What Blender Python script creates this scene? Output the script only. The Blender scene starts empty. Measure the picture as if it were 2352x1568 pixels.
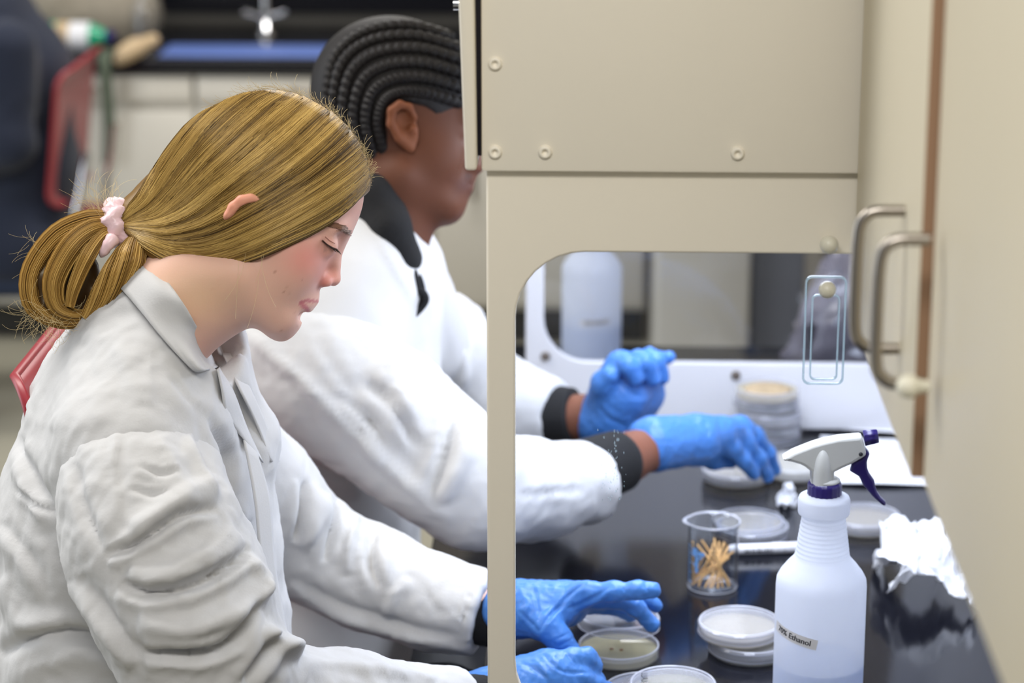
import bpy, bmesh, math, random
import numpy as np
from mathutils import Vector, Matrix

# ------------------------------------------------------------------ camera, light, exposure
SC = bpy.context.scene
COL = SC.collection
BENCH = .72                                   # height of the black worktop
CAMZ = BENCH + 1.077
FPX = 5700.                                   # focal length in pixels of a 2352 px wide frame
PITCH, YAW = math.radians(15.6), math.radians(1.95)
CAMP = np.array([0., 0., CAMZ])
FW = np.array([-math.sin(YAW)*math.cos(PITCH), math.cos(YAW)*math.cos(PITCH), -math.sin(PITCH)])
RT = np.array([math.cos(YAW), math.sin(YAW), 0.])
UP = np.cross(RT, FW)
cam = bpy.data.cameras.new('camera')
cam.sensor_width = 36; cam.lens = FPX/2352*36
cam.dof.use_dof = True; cam.dof.focus_distance = 2.40; cam.dof.aperture_fstop = 4.2
cam.clip_start = .05
camo = bpy.data.objects.new('camera', cam); COL.objects.link(camo)
camo.matrix_world = Matrix(((RT[0], UP[0], -FW[0], 0), (RT[1], UP[1], -FW[1], 0), (RT[2], UP[2], -FW[2], CAMZ), (0, 0, 0, 1)))
SC.camera = camo

world = bpy.data.worlds.new('world'); SC.world = world; world.use_nodes = True
world.node_tree.nodes['Background'].inputs[0].default_value = (.93, .96, 1., 1)
world.node_tree.nodes['Background'].inputs[1].default_value = .19

def area(name, loc, size, power, col, rot=(0, 0, 0)):
    l = bpy.data.lights.new(name, 'AREA'); l.shape = 'RECTANGLE'; l.size, l.size_y = size
    l.energy = power; l.color = col
    o = bpy.data.objects.new(name, l); COL.objects.link(o); o.location = loc; o.rotation_euler = rot
    return o
# area lights for the unseen ceiling lamps and windows on the left
area('overhead_light', (-1.45, 2.75, 2.75), (1.3, .6), 36, (1, .97, .92))
area('overhead_light', (-.2, .35, 2.75), (1.3, .6), 40, (1, .97, .92))  # fill light added near the camera to brighten the camera-facing hood panel
area('overhead_light', (-2.6, 3.2, 2.75), (1.3, .6), 14, (1, .97, .92))
area('overhead_light', (-.6, 5.6, 2.75), (1.3, .6), 46, (1, .97, .92))
area('window_light', (-4.6, 3.6, 1.9), (3.4, 1.5), 66, (.86, .93, 1), (0, -math.pi/2, 0))
SC.view_settings.view_transform = 'Standard'; SC.view_settings.look = 'None'
SC.view_settings.exposure = .25; SC.view_settings.gamma = 1
SC.view_settings.use_curve_mapping = False

# ------------------------------------------------------------------ helpers
def ray(px, py): return FW + RT*(px-1176)/FPX + UP*(784-py)/FPX
def at(px, py, Y):
    d = ray(px, py); return CAMP + d*(Y/d[1])
def onz(px, py, z=BENCH):
    d = ray(px, py); return CAMP + d*((z-CAMP[2])/d[2])
def proj(P):
    v = np.asarray(P, float)-CAMP; z = v@FW
    return 1176+FPX*(v@RT)/z, 784-FPX*(v@UP)/z
def srgb(r, g, b):
    f = lambda c: (c/255/12.92) if c/255 <= .04045 else ((c/255+.055)/1.055)**2.4
    return (f(r), f(g), f(b), 1)

MATS = {}
def nt(name):
    m = bpy.data.materials.new(name); m.use_nodes = True; MATS[name] = m
    return m, m.node_tree.nodes, m.node_tree.links, m.node_tree.nodes['Principled BSDF']
def mat(name, col, rough=.5, metal=0, spec=.5, noise=0, nscale=30, bump=0, bscale=200, coat=0, sss=0, sssr=(1, .4, .25), sheen=0, attr=None, trans=0):
    m, N, L, B = nt(name)
    B.inputs['Base Color'].default_value = col
    B.inputs['Roughness'].default_value = rough; B.inputs['Metallic'].default_value = metal
    B.inputs['Specular IOR Level'].default_value = spec
    B.inputs['Coat Weight'].default_value = coat
    B.inputs['Sheen Weight'].default_value = sheen
    if sss:
        B.inputs['Subsurface Weight'].default_value = sss; B.inputs['Subsurface Radius'].default_value = sssr
        B.inputs['Subsurface Scale'].default_value = .006
    tc = N.new('ShaderNodeTexCoord')
    src = None
    if attr:
        a = N.new('ShaderNodeAttribute'); a.attribute_name = attr; src = a.outputs['Color']
        L.new(src, B.inputs['Base Color'])
    if noise:
        n = N.new('ShaderNodeTexNoise'); n.inputs['Scale'].default_value = nscale; n.inputs['Detail'].default_value = 5
        L.new(tc.outputs['Object'], n.inputs['Vector'])
        mr = N.new('ShaderNodeMapRange'); mr.inputs[3].default_value = 1-noise; mr.inputs[4].default_value = 1+noise
        L.new(n.outputs[0], mr.inputs[0])
        mx = N.new('ShaderNodeMix'); mx.data_type = 'RGBA'; mx.blend_type = 'MULTIPLY'; mx.inputs[0].default_value = 1
        if src: L.new(src, mx.inputs[6])
        else: mx.inputs[6].default_value = col
        L.new(mr.outputs[0], mx.inputs[7]); L.new(mx.outputs[2], B.inputs['Base Color'])
    if bump:
        n = N.new('ShaderNodeTexNoise'); n.inputs['Scale'].default_value = bscale; n.inputs['Detail'].default_value = 4
        L.new(tc.outputs['Object'], n.inputs['Vector'])
        b = N.new('ShaderNodeBump'); b.inputs['Strength'].default_value = bump; b.inputs['Distance'].default_value = .002
        L.new(n.outputs[0], b.inputs['Height']); L.new(b.outputs[0], B.inputs['Normal'])
    return m
def thin(name, col=(1, 1, 1, 1), rough=.02, ior=1.45, boost=1., haze=0, hazecol=(1, 1, 1, 1)):
    """thin clear sheet: see-through with a Fresnel sheen and an optional milky share"""
    m, N, L, B = nt(name); N.remove(B)
    t = N.new('ShaderNodeBsdfTransparent'); t.inputs[0].default_value = col
    g = N.new('ShaderNodeBsdfGlossy'); g.inputs['Roughness'].default_value = rough
    fr = N.new('ShaderNodeLayerWeight'); fr.inputs[0].default_value = .5
    pw = N.new('ShaderNodeMath'); pw.operation = 'POWER'; pw.inputs[1].default_value = 4.; L.new(fr.outputs['Facing'], pw.inputs[0])
    ml = N.new('ShaderNodeMath'); ml.operation = 'MULTIPLY_ADD'; ml.inputs[1].default_value = .8*boost; ml.inputs[2].default_value = .04*boost; ml.use_clamp = True
    L.new(pw.outputs[0], ml.inputs[0])
    mx = N.new('ShaderNodeMixShader'); L.new(ml.outputs[0], mx.inputs[0]); L.new(t.outputs[0], mx.inputs[1]); L.new(g.outputs[0], mx.inputs[2])
    out = N['Material Output']; last = mx
    if haze:
        d = N.new('ShaderNodeBsdfDiffuse'); d.inputs[0].default_value = hazecol
        tr = N.new('ShaderNodeBsdfTranslucent'); tr.inputs[0].default_value = hazecol
        ad = N.new('ShaderNodeMixShader'); ad.inputs[0].default_value = .5
        L.new(d.outputs[0], ad.inputs[1]); L.new(tr.outputs[0], ad.inputs[2])
        m2 = N.new('ShaderNodeMixShader'); m2.inputs[0].default_value = haze
        L.new(mx.outputs[0], m2.inputs[1]); L.new(ad.outputs[0], m2.inputs[2]); last = m2
    L.new(last.outputs[0], out.inputs['Surface'])
    return m

WL = {}
def wl(o): return WL.get(o.name, np.zeros(3)) if o else np.zeros(3)
def props(o, label=None, cat=None, group=None, kind=None):
    if label: o['label'] = label
    if cat: o['category'] = cat
    if group: o['group'] = group
    if kind: o['kind'] = kind
    return o
def thing(name, loc, label, cat, group=None):
    o = bpy.data.objects.new(name, None); COL.objects.link(o); o.empty_display_size = .05
    o.location = loc; WL[o.name] = np.array(loc, float)
    return props(o, label, cat, group)
def mesh(name, V, Fc, smooth=True):
    me = bpy.data.meshes.new(name)
    if isinstance(Fc, np.ndarray) and len(Fc):
        k = Fc.shape[1]
        me.vertices.add(len(V)); me.vertices.foreach_set('co', np.asarray(V, np.float32).ravel())
        me.loops.add(Fc.size); me.loops.foreach_set('vertex_index', Fc.ravel().astype(np.int32))
        me.polygons.add(len(Fc)); me.polygons.foreach_set('loop_start', np.arange(0, Fc.size, k, dtype=np.int32))
        me.polygons.foreach_set('loop_total', np.full(len(Fc), k, np.int32))
        me.update(calc_edges=True); me.validate()
    else:
        me.from_pydata([tuple(map(float, v)) for v in V], [], Fc)
    if smooth: me.polygons.foreach_set('use_smooth', np.ones(len(me.polygons), bool))
    me.update()
    return me
def place(name, me, m, parent=None, loc=None):
    """link a mesh whose vertices are local to loc (world)"""
    o = bpy.data.objects.new(name, me); COL.objects.link(o)
    if m is not None and not me.materials: me.materials.append(MATS[m] if isinstance(m, str) else m)
    L = np.array(loc if loc is not None else (0, 0, 0), float)
    if parent: o.parent = parent
    o.location = L-wl(parent); WL[o.name] = L
    return o
def obj(name, V, Fc, m, parent=None, smooth=True, autos=None):
    """link world-space vertices as one mesh object with its origin at its middle"""
    V = np.asarray(V, float); c = (V.min(0)+V.max(0))/2
    me = mesh(name, V-c, Fc, smooth)
    if autos is not None: sharp(me, autos)
    return place(name, me, m, parent, c)
def sharp(me, deg):
    bm = bmesh.new(); bm.from_mesh(me)
    for e in bm.edges:
        if len(e.link_faces) == 2 and e.calc_face_angle(0) > math.radians(deg): e.smooth = False
    bm.to_mesh(me); bm.free()
def boxv(x0, x1, y0, y1, z0, z1, bev=0, seg=2):
    bm = bmesh.new(); bmesh.ops.create_cube(bm, size=1)
    for v in bm.verts:
        v.co = Vector(((x0+x1)/2+v.co.x*(x1-x0), (y0+y1)/2+v.co.y*(y1-y0), (z0+z1)/2+v.co.z*(z1-z0)))
    if bev: bmesh.ops.bevel(bm, geom=bm.edges[:], offset=bev, segments=seg, affect='EDGES', profile=.5)
    bm.verts.index_update()
    V = [tuple(v.co) for v in bm.verts]; Fc = [[v.index for v in f.verts] for f in bm.faces]; bm.free()
    return V, Fc
def box(name, x0, x1, y0, y1, z0, z1, m, parent=None, bev=.002):
    V, Fc = boxv(x0, x1, y0, y1, z0, z1, bev)
    return obj(name, V, Fc, m, parent, True, 40)
def lathev(prof, n=48, c=(0, 0, 0)):
    V = []; Fc = []
    for r, z in prof:
        for i in range(n):
            a = 2*math.pi*i/n; V.append((c[0]+r*math.cos(a), c[1]+r*math.sin(a), c[2]+z))
    for k in range(len(prof)-1):
        for i in range(n):
            j = (i+1) % n; Fc.append([k*n+i, k*n+j, (k+1)*n+j, (k+1)*n+i])
    if prof[0][0] > 1e-6: Fc.append(list(range(n))[::-1])
    if prof[-1][0] > 1e-6: Fc.append([(len(prof)-1)*n+i for i in range(n)])
    return V, Fc
def lathe_open(prof, n=48, c=(0, 0, 0)):
    V, Fc = lathev(prof, n, c); return V, [f for f in Fc if len(f) == 4]
def tubev(P, R, n=10, cap=True):
    P = np.asarray(P, float); k = len(P); R = np.broadcast_to(R, (k,))
    T = np.gradient(P, axis=0); T /= np.linalg.norm(T, axis=1)[:, None]+1e-12
    a = np.array([0, 0, 1.]) if abs(T[0][2]) < .9 else np.array([1., 0, 0])
    V = []; Fc = []
    u = np.cross(T[0], a); u /= np.linalg.norm(u)
    for i in range(k):
        u = u-T[i]*(u@T[i]); u /= np.linalg.norm(u)+1e-12; w = np.cross(T[i], u)
        for j in range(n):
            t = 2*math.pi*j/n; V.append(P[i]+R[i]*(u*math.cos(t)+w*math.sin(t)))
    for i in range(k-1):
        for j in range(n):
            q = (j+1) % n; Fc.append([i*n+j, i*n+q, (i+1)*n+q, (i+1)*n+j])
    if cap: Fc.append(list(range(n))[::-1]); Fc.append([(k-1)*n+j for j in range(n)])
    return V, Fc
def tube(name, P, R, m, parent=None, n=10):
    V, Fc = tubev(P, R, n); return obj(name, V, Fc, m, parent, True, 50)
def smoothpath(P, n=24):
    """Catmull-Rom through points"""
    P = np.asarray(P, float); Q = np.vstack([2*P[0]-P[1], P, 2*P[-1]-P[-2]]); out = []
    t = np.linspace(0, len(P)-1, n)
    for s in t:
        i = min(int(s), len(P)-2); f = s-i; a, b, c, d = Q[i:i+4]
        out.append(.5*((2*b)+(c-a)*f+(2*a-5*b+4*c-d)*f*f+(3*b-a-3*c+d)*f**3))
    return np.array(out)
def platev(loops, thick, bev, ex, ey, org, res=6):
    """flat plate cut from 2D loops (first outline, others holes), extruded along ex x ey"""
    cu = bpy.data.curves.new('tmp', 'CURVE'); cu.dimensions = '2D'; cu.fill_mode = 'BOTH'
    cu.extrude = max(thick/2-bev, 1e-5); cu.bevel_depth = bev; cu.bevel_resolution = 2; cu.offset = -bev
    for lp in loops:
        s = cu.splines.new('POLY'); s.points.add(len(lp)-1); s.use_cyclic_u = True
        for p, q in zip(s.points, lp): p.co = (q[0], q[1], 0, 1)
    o = bpy.data.objects.new('tmp', cu); COL.objects.link(o)
    dg = bpy.context.evaluated_depsgraph_get(); me = bpy.data.meshes.new_from_object(o.evaluated_get(dg))
    V = np.empty(len(me.vertices)*3); me.vertices.foreach_get('co', V); V = V.reshape(-1, 3)
    Fc = [list(p.vertices) for p in me.polygons]
    bpy.data.objects.remove(o); bpy.data.curves.remove(cu); bpy.data.meshes.remove(me)
    ex, ey, org = map(np.asarray, (ex, ey, org)); ez = np.cross(ex, ey)
    return org+V[:, :1]*ex+V[:, 1:2]*ey+V[:, 2:]*ez, Fc
def rrect(x0, x1, y0, y1, r, n=8):
    out = []
    for cx, cy, a in ((x1-r, y1-r, 0), (x0+r, y1-r, 90), (x0+r, y0+r, 180), (x1-r, y0+r, 270)):
        for i in range(n+1):
            t = math.radians(a+90*i/n); out.append((cx+r*math.cos(t), cy+r*math.sin(t)))
    return out
def textv(s, size, ex, ey, org, thick=.0001, align='CENTER', res=3):
    cu = bpy.data.curves.new('tmp', 'FONT'); cu.body = s; cu.size = size; cu.extrude = thick; cu.resolution_u = res
    cu.align_x = align; cu.align_y = 'CENTER'
    o = bpy.data.objects.new('tmp', cu); COL.objects.link(o)
    dg = bpy.context.evaluated_depsgraph_get(); me = bpy.data.meshes.new_from_object(o.evaluated_get(dg))
    V = np.empty(len(me.vertices)*3); me.vertices.foreach_get('co', V); V = V.reshape(-1, 3)
    Fc = [list(p.vertices) for p in me.polygons]
    bpy.data.objects.remove(o); bpy.data.curves.remove(cu); bpy.data.meshes.remove(me)
    ex, ey, org = map(np.asarray, (ex, ey, org)); ez = np.cross(ex, ey)
    return org+V[:, :1]*ex+V[:, 1:2]*ey+V[:, 2:]*ez, Fc
def merge(parts):
    V = []; Fc = []; k = 0
    for v, f in parts:
        V.extend([tuple(x) for x in v]); Fc.extend([[i+k for i in q] for q in f]); k = len(V)
    return V, Fc

# ------------------------------------------------------------------ materials
mat('floor_vinyl', srgb(158, 154, 138), .35, noise=.06, nscale=6)
mat('wall_paint', srgb(150, 142, 130), .7, noise=.03)
mat('cream_laminate', srgb(210, 206, 196), .45, noise=.02, nscale=8)
mat('cream_metal', srgb(236, 229, 213), .42, noise=.015, nscale=10, bump=.03, bscale=900)
mat('white_metal', srgb(222, 222, 226), .4, noise=.02, nscale=10)
mat('cupboard_laminate', srgb(214, 204, 180), .5, noise=.03, nscale=5)
mat('rust_gap', srgb(150, 118, 92), .7)
mat('dark_gap', srgb(18, 10, 26), .6)
mat('black_epoxy', srgb(16, 17, 24), .11, noise=.15, nscale=14, spec=.24)
mat('black_counter', srgb(16, 17, 24), .22)
mat('toe_kick', srgb(46, 44, 40), .6)
mat('steel', srgb(165, 158, 150), .28, metal=1)
mat('dull_steel', srgb(128, 118, 110), .42, metal=1)
mat('chrome', srgb(225, 225, 228), .08, metal=1)
mat('knob_plastic', srgb(222, 218, 200), .35)
mat('red_plastic', srgb(150, 44, 54), .38, noise=.05, nscale=20)
mat('paper', srgb(240, 241, 246), .8, bump=.1, bscale=60)
mat('tissue', srgb(242, 243, 247), .9, bump=.25, bscale=180)
mat('ink', srgb(30, 30, 38), .6)
mat('grey_ink', srgb(150, 152, 170), .7)
mat('navy_plastic', srgb(34, 22, 92), .3)
mat('grey_plastic', srgb(198, 198, 194), .28, spec=.5)
mat('white_plastic', srgb(236, 236, 240), .3)
mat('wood_stick', srgb(222, 178, 118), .6, noise=.12, nscale=160)
mat('blue_print', srgb(110, 160, 220), .5)
mat('locker_grey', srgb(126, 130, 142), .5)
mat('navy_cloth', srgb(16, 26, 48), .85, noise=.2, nscale=8, sheen=.1)
mat('denim', srgb(40, 52, 78), .9, noise=.15, nscale=30)
mat('tweed', srgb(140, 132, 118), .95, noise=.5, nscale=260)
mat('tan_card', srgb(196, 172, 138), .8)
mat('green_bottle', srgb(24, 160, 120), .2, noise=.05)
mat('olive_strap', srgb(88, 98, 82), .85, noise=.2, nscale=90)
mat('seed', srgb(120, 70, 40), .6)
mat('colony', srgb(170, 150, 120), .8, noise=.5, nscale=120)
thin('window_glass', (.97, .98, 1, 1), .015, 1.35, .55)
thin('acrylic', (.93, .96, .98, 1), .08, 1.35, .9, .10, (.75, .85, .9, 1))
thin('acrylic_edge', (.9, .95, .97, 1), .1, 1.5, 1, .5, srgb(190, 208, 214))
thin('dish_plastic', (.98, .98, .99, 1), .06, 1.5, 1.1, .16, (.9, .92, 1, 1))
thin('dish_rim', (.95, .95, 1, 1), .08, 1.6, 2.2, .45, (.9, .92, 1, 1))
thin('dish_fog', (1, 1, 1, 1), .1, 1.5, 1.2, .42, (.86, .86, .84, 1))
thin('agar_clear', (.93, .9, .78, 1), .05, 1.35, 1.2, .50, srgb(214, 208, 176))
thin('agar_milk', (.95, .93, .85, 1), .08, 1.35, 1.2, .78, srgb(222, 214, 192))
thin('beaker_glass', (.98, .99, 1, 1), .02, 1.5, 1.3)
thin('bottle_plastic', (.92, .95, 1, 1), .25, 1.45, .8, .84, srgb(242, 245, 252))
thin('bottle_liquid', (.75, .85, 1, 1), .1, 1.33, .5, .45, srgb(190, 210, 240))
thin('water_spot', (1, 1, 1, 1), .1, 1.4, 1.2, .30, srgb(190, 215, 225))
thin('clear_bag', (.95, .95, 1, 1), .15, 1.45, 1.4, .35, srgb(205, 200, 215))

# ------------------------------------------------------------------ the room
def struct(name, *a, **k): return props(box(name, *a, **k), kind='structure')
struct('floor', -6, 3, -1, 9, -.05, 0, 'floor_vinyl', bev=0)
struct('wall_back', -6, 3, 7.05, 7.15, 0, 3, 'wall_paint', bev=0)
struct('wall_right', .565, .665, -1, 7.05, 0, 3, 'wall_paint', bev=0)
def onx(px, py, X):
    d = ray(px, py); return CAMP + d*(X/d[0])
XA, YA, ZA = np.eye(3)

# ------------------------------------------------------------------ far casework
FY = 6.40
xs = at(995, 620, FY)[0]; xe = at(1482, 700, FY)[0]; W = .62
edges = [xs+W*i for i in range(-4, 1)] + [xe]
for i in range(len(edges)-1):
    x0, x1 = edges[i], edges[i+1]
    pos = ['leftmost, behind the seated dark figure', 'left of the hanging strap', 'behind the blond head', 'between the two heads and the hood', 'seen behind the translucent bottle'][i]
    c = thing('base_cabinet', ((x0+x1)/2, FY+.3, 0), 'cream laminate base cabinet under the far black counter, '+pos, 'cabinet', 'base cabinets along the far wall')
    box('body', x0+.002, x1-.002, FY, 7.04, .10, .728, 'cream_laminate', c, 0)
    box('toe_kick', x0+.002, x1-.002, FY+.05, 7.0, 0, .10, 'toe_kick', c, 0)
    d = box('drawer', x0+.006, x1-.006, FY-.02, FY, .655, .722, 'cream_laminate', c, .003)
    dh = box('door', x0+.006, x1-.006, FY-.02, FY, .115, .632, 'cream_laminate', c, .003)
    hx = x1-.05
    if i == 4: hx = at(1090, 440, FY)[0]
    tube('handle', smoothpath([(hx, FY-.02, .52), (hx, FY-.05, .51), (hx, FY-.05, .42), (hx, FY-.02, .41)], 14), .006, 'dull_steel', dh, 8)
    hc = (x0+x1)/2
    tube('handle', smoothpath([(hc-.05, FY-.02, .69), (hc-.045, FY-.045, .69), (hc+.045, FY-.045, .69), (hc+.05, FY-.02, .69)], 14), .005, 'dull_steel', d, 8)
c = thing('counter_worktop', (edges[0], FY, .73), 'long black countertop with backsplash above the far cream cabinets', 'countertop')
box('slab', edges[0]-.5, xe+.02, FY-.03, 7.04, .73, .77, 'black_counter', c, .004)
box('backsplash', edges[0]-.5, xe+.02, 7.0, 7.045, .77, 1.35, 'black_counter', c, .004)
box('ledge', edges[0]-.5, xe+.02, 6.90, 7.0, .77, .80, 'toe_kick', c, .004)
o = box('sky_reflection_strip', at(362, 110, FY)[0], at(790, 110, FY)[0]+.25, FY+.0, FY+.20, .7705, .774, mat('sky_reflection_blue', srgb(98, 122, 190), .5, noise=.1), None, .001)  # blue slab standing in for sky reflected in the glossy counter
props(o, 'blue strip imitating sky reflected along the edge of the far black counter', 'reflection')
fx = at(610, 30, 6.75)[0]
c = thing('faucet', (fx, 6.75, .77), 'chrome lab faucet standing on the far black counter', 'faucet')
V, Fc = lathev([(.028, 0), (.028, .01), (.014, .02), (.012, .07), (0, .07)], 24, (fx, 6.75, .77)); obj('base', V, Fc, 'chrome', c)
tube('spout', smoothpath([(fx, 6.75, .83), (fx, 6.75, .98), (fx, 6.68, 1.03), (fx, 6.60, .98), (fx, 6.59, .92)], 24), .010, 'chrome', c)
for s in (-1, 1): tube('tap_handle', [(fx+s*.012, 6.75, .825), (fx+s*.06, 6.74, .84)], .009, 'chrome', c)

# tall things beyond the hood
def tall(name, pl, pr, Y, dep, m, label, cat, top=1.95):
    x0, x1 = at(pl, 700, Y)[0], at(pr, 700, Y)[0]
    c = thing(name, ((x0+x1)/2, Y, 0), label, cat)
    box('body', x0, x1, Y, Y+dep, .05, top, m, c, .004)
    box('plinth', x0+.01, x1-.01, Y+.03, Y+dep-.02, 0, .05, 'toe_kick', c, 0)
    d = box('door', x0+.004, x1-.004, Y-.018, Y, .07, top-.02, m, c, .003)
    tube('handle', smoothpath([(x0+.04, Y-.018, 1.0), (x0+.04, Y-.05, 1.01), (x0+.04, Y-.05, 1.13), (x0+.04, Y-.018, 1.14)], 12), .006, 'dull_steel', d, 8)
tall('storage_cabinet', 1508, 1722, 5.35, .5, 'cream_laminate', 'tall pale cream cabinet seen through the hood beside a grey locker', 'cabinet')
tall('locker', 1724, 1846, 5.45, .45, 'locker_grey', 'tall blue-grey locker seen through the hood next to the pale cabinet', 'locker')

# ------------------------------------------------------------------ bench
c = thing('lab_bench', (.18, 2.4, 0), 'long lab bench with glossy black worktop under the hood', 'bench')
box('worktop', -.20, .56, .9, 3.84, BENCH-.032, BENCH, 'black_epoxy', c, .004)
for k, y0 in enumerate((.95, 1.90, 2.85)):
    b = box('cupboard', .16, .55, y0, y0+.93, .0, BENCH-.033, 'cream_laminate', c, .003)
    for j in range(2):
        dd = box('door', .142, .16, y0+.01+j*.46, y0+.455+j*.46, .06, BENCH-.05, 'cream_laminate', b, .002)
box('steel_strip', -.116, -.099, 2.18, 3.36, BENCH+.0005, BENCH+.006, 'steel', c, .002)

# ------------------------------------------------------------------ the hood
HX0, HX1, HN, HF = -.0965, .548, 2.16, 3.41
zw0 = at(1500, 832, HF-.012)[2]; zw1 = at(1400, 580, HN)[2]; zu = at(1400, 391, HN)[2]
hood = thing('laminar_flow_hood', (.2, 2.76, BENCH), 'cream metal laminar flow hood with windowed sides standing on the black bench', 'fume hood')
def sideplate(name, Y, th, m):
    lp = [[(HX0, BENCH+.001), (HX1, BENCH+.001), (HX1, zu+.04), (HX0, zu+.04)], rrect(-.0705, .49, zw0, zw1, .062)]
    V, Fc = platev(lp, th, .0022, XA, ZA, (0, Y, 0)); return obj(name, V, Fc, m, hood, True, 35)
near = sideplate('side_panel', HN+.006, .012, 'cream_metal')
far = sideplate('side_panel', HF-.006, .012, 'white_metal')
for par, Y in ((near, HN+.010), (far, HF-.010)):
    V, Fc = platev([rrect(-.078, .497, zw0-.007, zw1+.007, .065)], .003, .0003, XA, ZA, (0, Y, 0)); obj('window_pane', V, Fc, 'window_glass', par, False)
UX = float(at(1105, 200, HN-.01)[0]); up_ = box('upper_panel', UX, HX1, HN-.010, HN, zu, 1.95, 'cream_metal', hood, .003)
box('upper_panel', UX, HX1, HF, HF+.010, zu, 1.95, 'cream_metal', hood, .003)
box('back_panel', HX1-.006, HX1+.004, HN+.013, HF-.013, BENCH+.001, zu+.05, 'white_metal', hood, .001)
box('ceiling_panel', HX0+.012, HX1-.007, HN+.013, HF-.013, zu+.02, zu+.04, 'white_metal', hood, .001)
box('blower_box', -.095, HX1, HN, HF, zu+.05, 1.948, 'cream_metal', hood, .002)
tb = box('lamp_fixture', .02, .30, HN+.06, HF-.06, zu-.012, zu+.019, 'white_metal', hood, .004)
lm, N_, L_, B_ = nt('lamp_tube'); B_.inputs['Emission Color'].default_value = (.80, .88, 1, 1); B_.inputs['Emission Strength'].default_value = 3
for x in (.09, .23):
    tube('lamp_tube', [(x, HN+.09, zu-.024), (x, HF-.09, zu-.024)], .0125, 'lamp_tube', tb, 14)
area('hood_lamp', (.16, (HN+HF)/2, zu-.040), (.20, 1.0), 8.0, (.82, .88, 1))
rngd = np.random.default_rng(8); parts_ = []
for _ in range(70):
    qx, qy = rngd.normal(1408, 14), rngd.uniform(985, 1150); p_ = at(qx, qy, HN+.008); r_ = rngd.uniform(.0003, .0008)
    V, Fc = lathe_open([(0, .0004), (r_*.6, .0003), (r_, 0)], 8); parts_.append(([(p_[0]+v[0], HN+.0084-v[2], p_[2]+v[1]*rngd.uniform(1, 3)) for v in V], Fc))
V, Fc = merge(parts_); props(obj('water_spots', V, Fc, 'water_spot', near), kind='stuff')
def screw(px, py, Y, par, r=.0062, m='cream_metal'):
    p = at(px, py, Y)
    prof = [(0, .0005), (r*.35, .0005), (r*.42, .0030), (r*.70, .0036), (r*.92, .0022), (r, 0)]
    V, Fc = lathe_open(prof, 24); V = [(p[0]+v[0], Y-v[2], p[2]+v[1]) for v in V]
    return obj('screw', V, Fc, m, par)
for q in ((1137, 146), (1137, 349), (1252, 349), (1694, 352)): screw(*q, HN-.010, up_)
for q in ((1690, 862), (1253, 818)): screw(*q, HF-.0125, far, .007, 'dull_steel')
# raised front sash, leaning out a little
a = at(1084, 381, HN); 
sash = []
sx0, sx1 = at(1068, 381, HN-.02)[0], at(1095, 381, HN-.02)[0]
tx0, tx1 = at(1053, 0, HN-.02)[0], at(1089, 0, HN-.02)[0]
ztop = at(1070, 0, HN)[2]; zs = at(1080, 382, HN)[2]
k = (1.95-zs)/(ztop-zs)
V, Fc = boxv(0, 1, HN-.02, HF+.02, 0, 1, 0)
def shearx(V):
    out = []
    for x, y, z in V:
        zz = zs+(1.95-zs)*z; f = z*k; out.append((sx0+(sx1-sx0)*x+((tx0-sx0)+(tx1-tx0-sx1+sx0)*x)*f, y, zz))
    return out
bm = bmesh.new(); bmesh.ops.create_cube(bm, size=1)
for v in bm.verts: v.co = Vector(shearx([(v.co.x+.5, HN-.02+(v.co.y+.5)*(HF-HN+.04), v.co.z+.5)])[0])
bmesh.ops.bevel(bm, geom=bm.edges[:], offset=.003, segments=3, affect='EDGES', profile=.5)
bm.verts.index_update()
sa = obj('sash', [tuple(v.co) for v in bm.verts], [[v.index for v in f.verts] for f in bm.faces], 'cream_metal', hood, True, 40); bm.free()
tube('sash_latch', [(sx0-.012, HN+.03, zs+.14), (sx0+.01, HN+.03, zs+.14)], .006, 'chrome', sa)
box('sash_gap', at(1080, 200, HN)[0], UX+.004, HN+.002, HF-.004, zu+.012, 1.945, 'dark_gap', hood, 0)
# sliding port cover of clear acrylic with ball knobs on the near window
pc = at(1894, 758, HN-.004)
def pxrect(x0, x1, y0, y1, Y):
    a, b = at((x0+x1)/2-(x1-x0)/2, y1, Y), at(x1, y0, Y); return a[0], b[0], a[2], b[2]
o0 = pxrect(1842, 1946, 634, 882, HN-.003); i0 = pxrect(1858, 1930, 676, 872, HN-.003)
V, Fc = platev([rrect(*o0, .006), rrect(o0[0]+.0017, o0[1]-.0017, o0[2]+.0017, o0[3]-.0017, .005)], .004, .0006, XA, ZA, (0, HN-.003, 0)); pcv = obj('port_cover', V, Fc, 'acrylic_edge', near)
V, Fc = platev([rrect(*i0, .005), rrect(i0[0]+.0015, i0[1]-.0015, i0[2]+.0015, i0[3]-.0015, .004)], .004, .0006, XA, ZA, (0, HN-.003, 0)); obj('port_cover', V, Fc, 'acrylic_edge', near)
def ball(px, py, Y, r, par):
    p = at(px, py, Y); prof = [(0, r)]+[(r*math.sin(t), r*math.cos(t)) for t in np.linspace(.15, 2.6, 14)]+[(r*.4, -r*1.3), (r*.4, -r*1.9)]
    V, Fc = lathe_open(prof, 24); return obj('knob', [(p[0]+v[0], Y-r*1.9-v[2], p[2]+v[1]) for v in V], Fc, 'knob_plastic', par)
ball(1901, 553, HN, .0082, near); ball(1897, 656, HN-.004, .0078, near)

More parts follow.
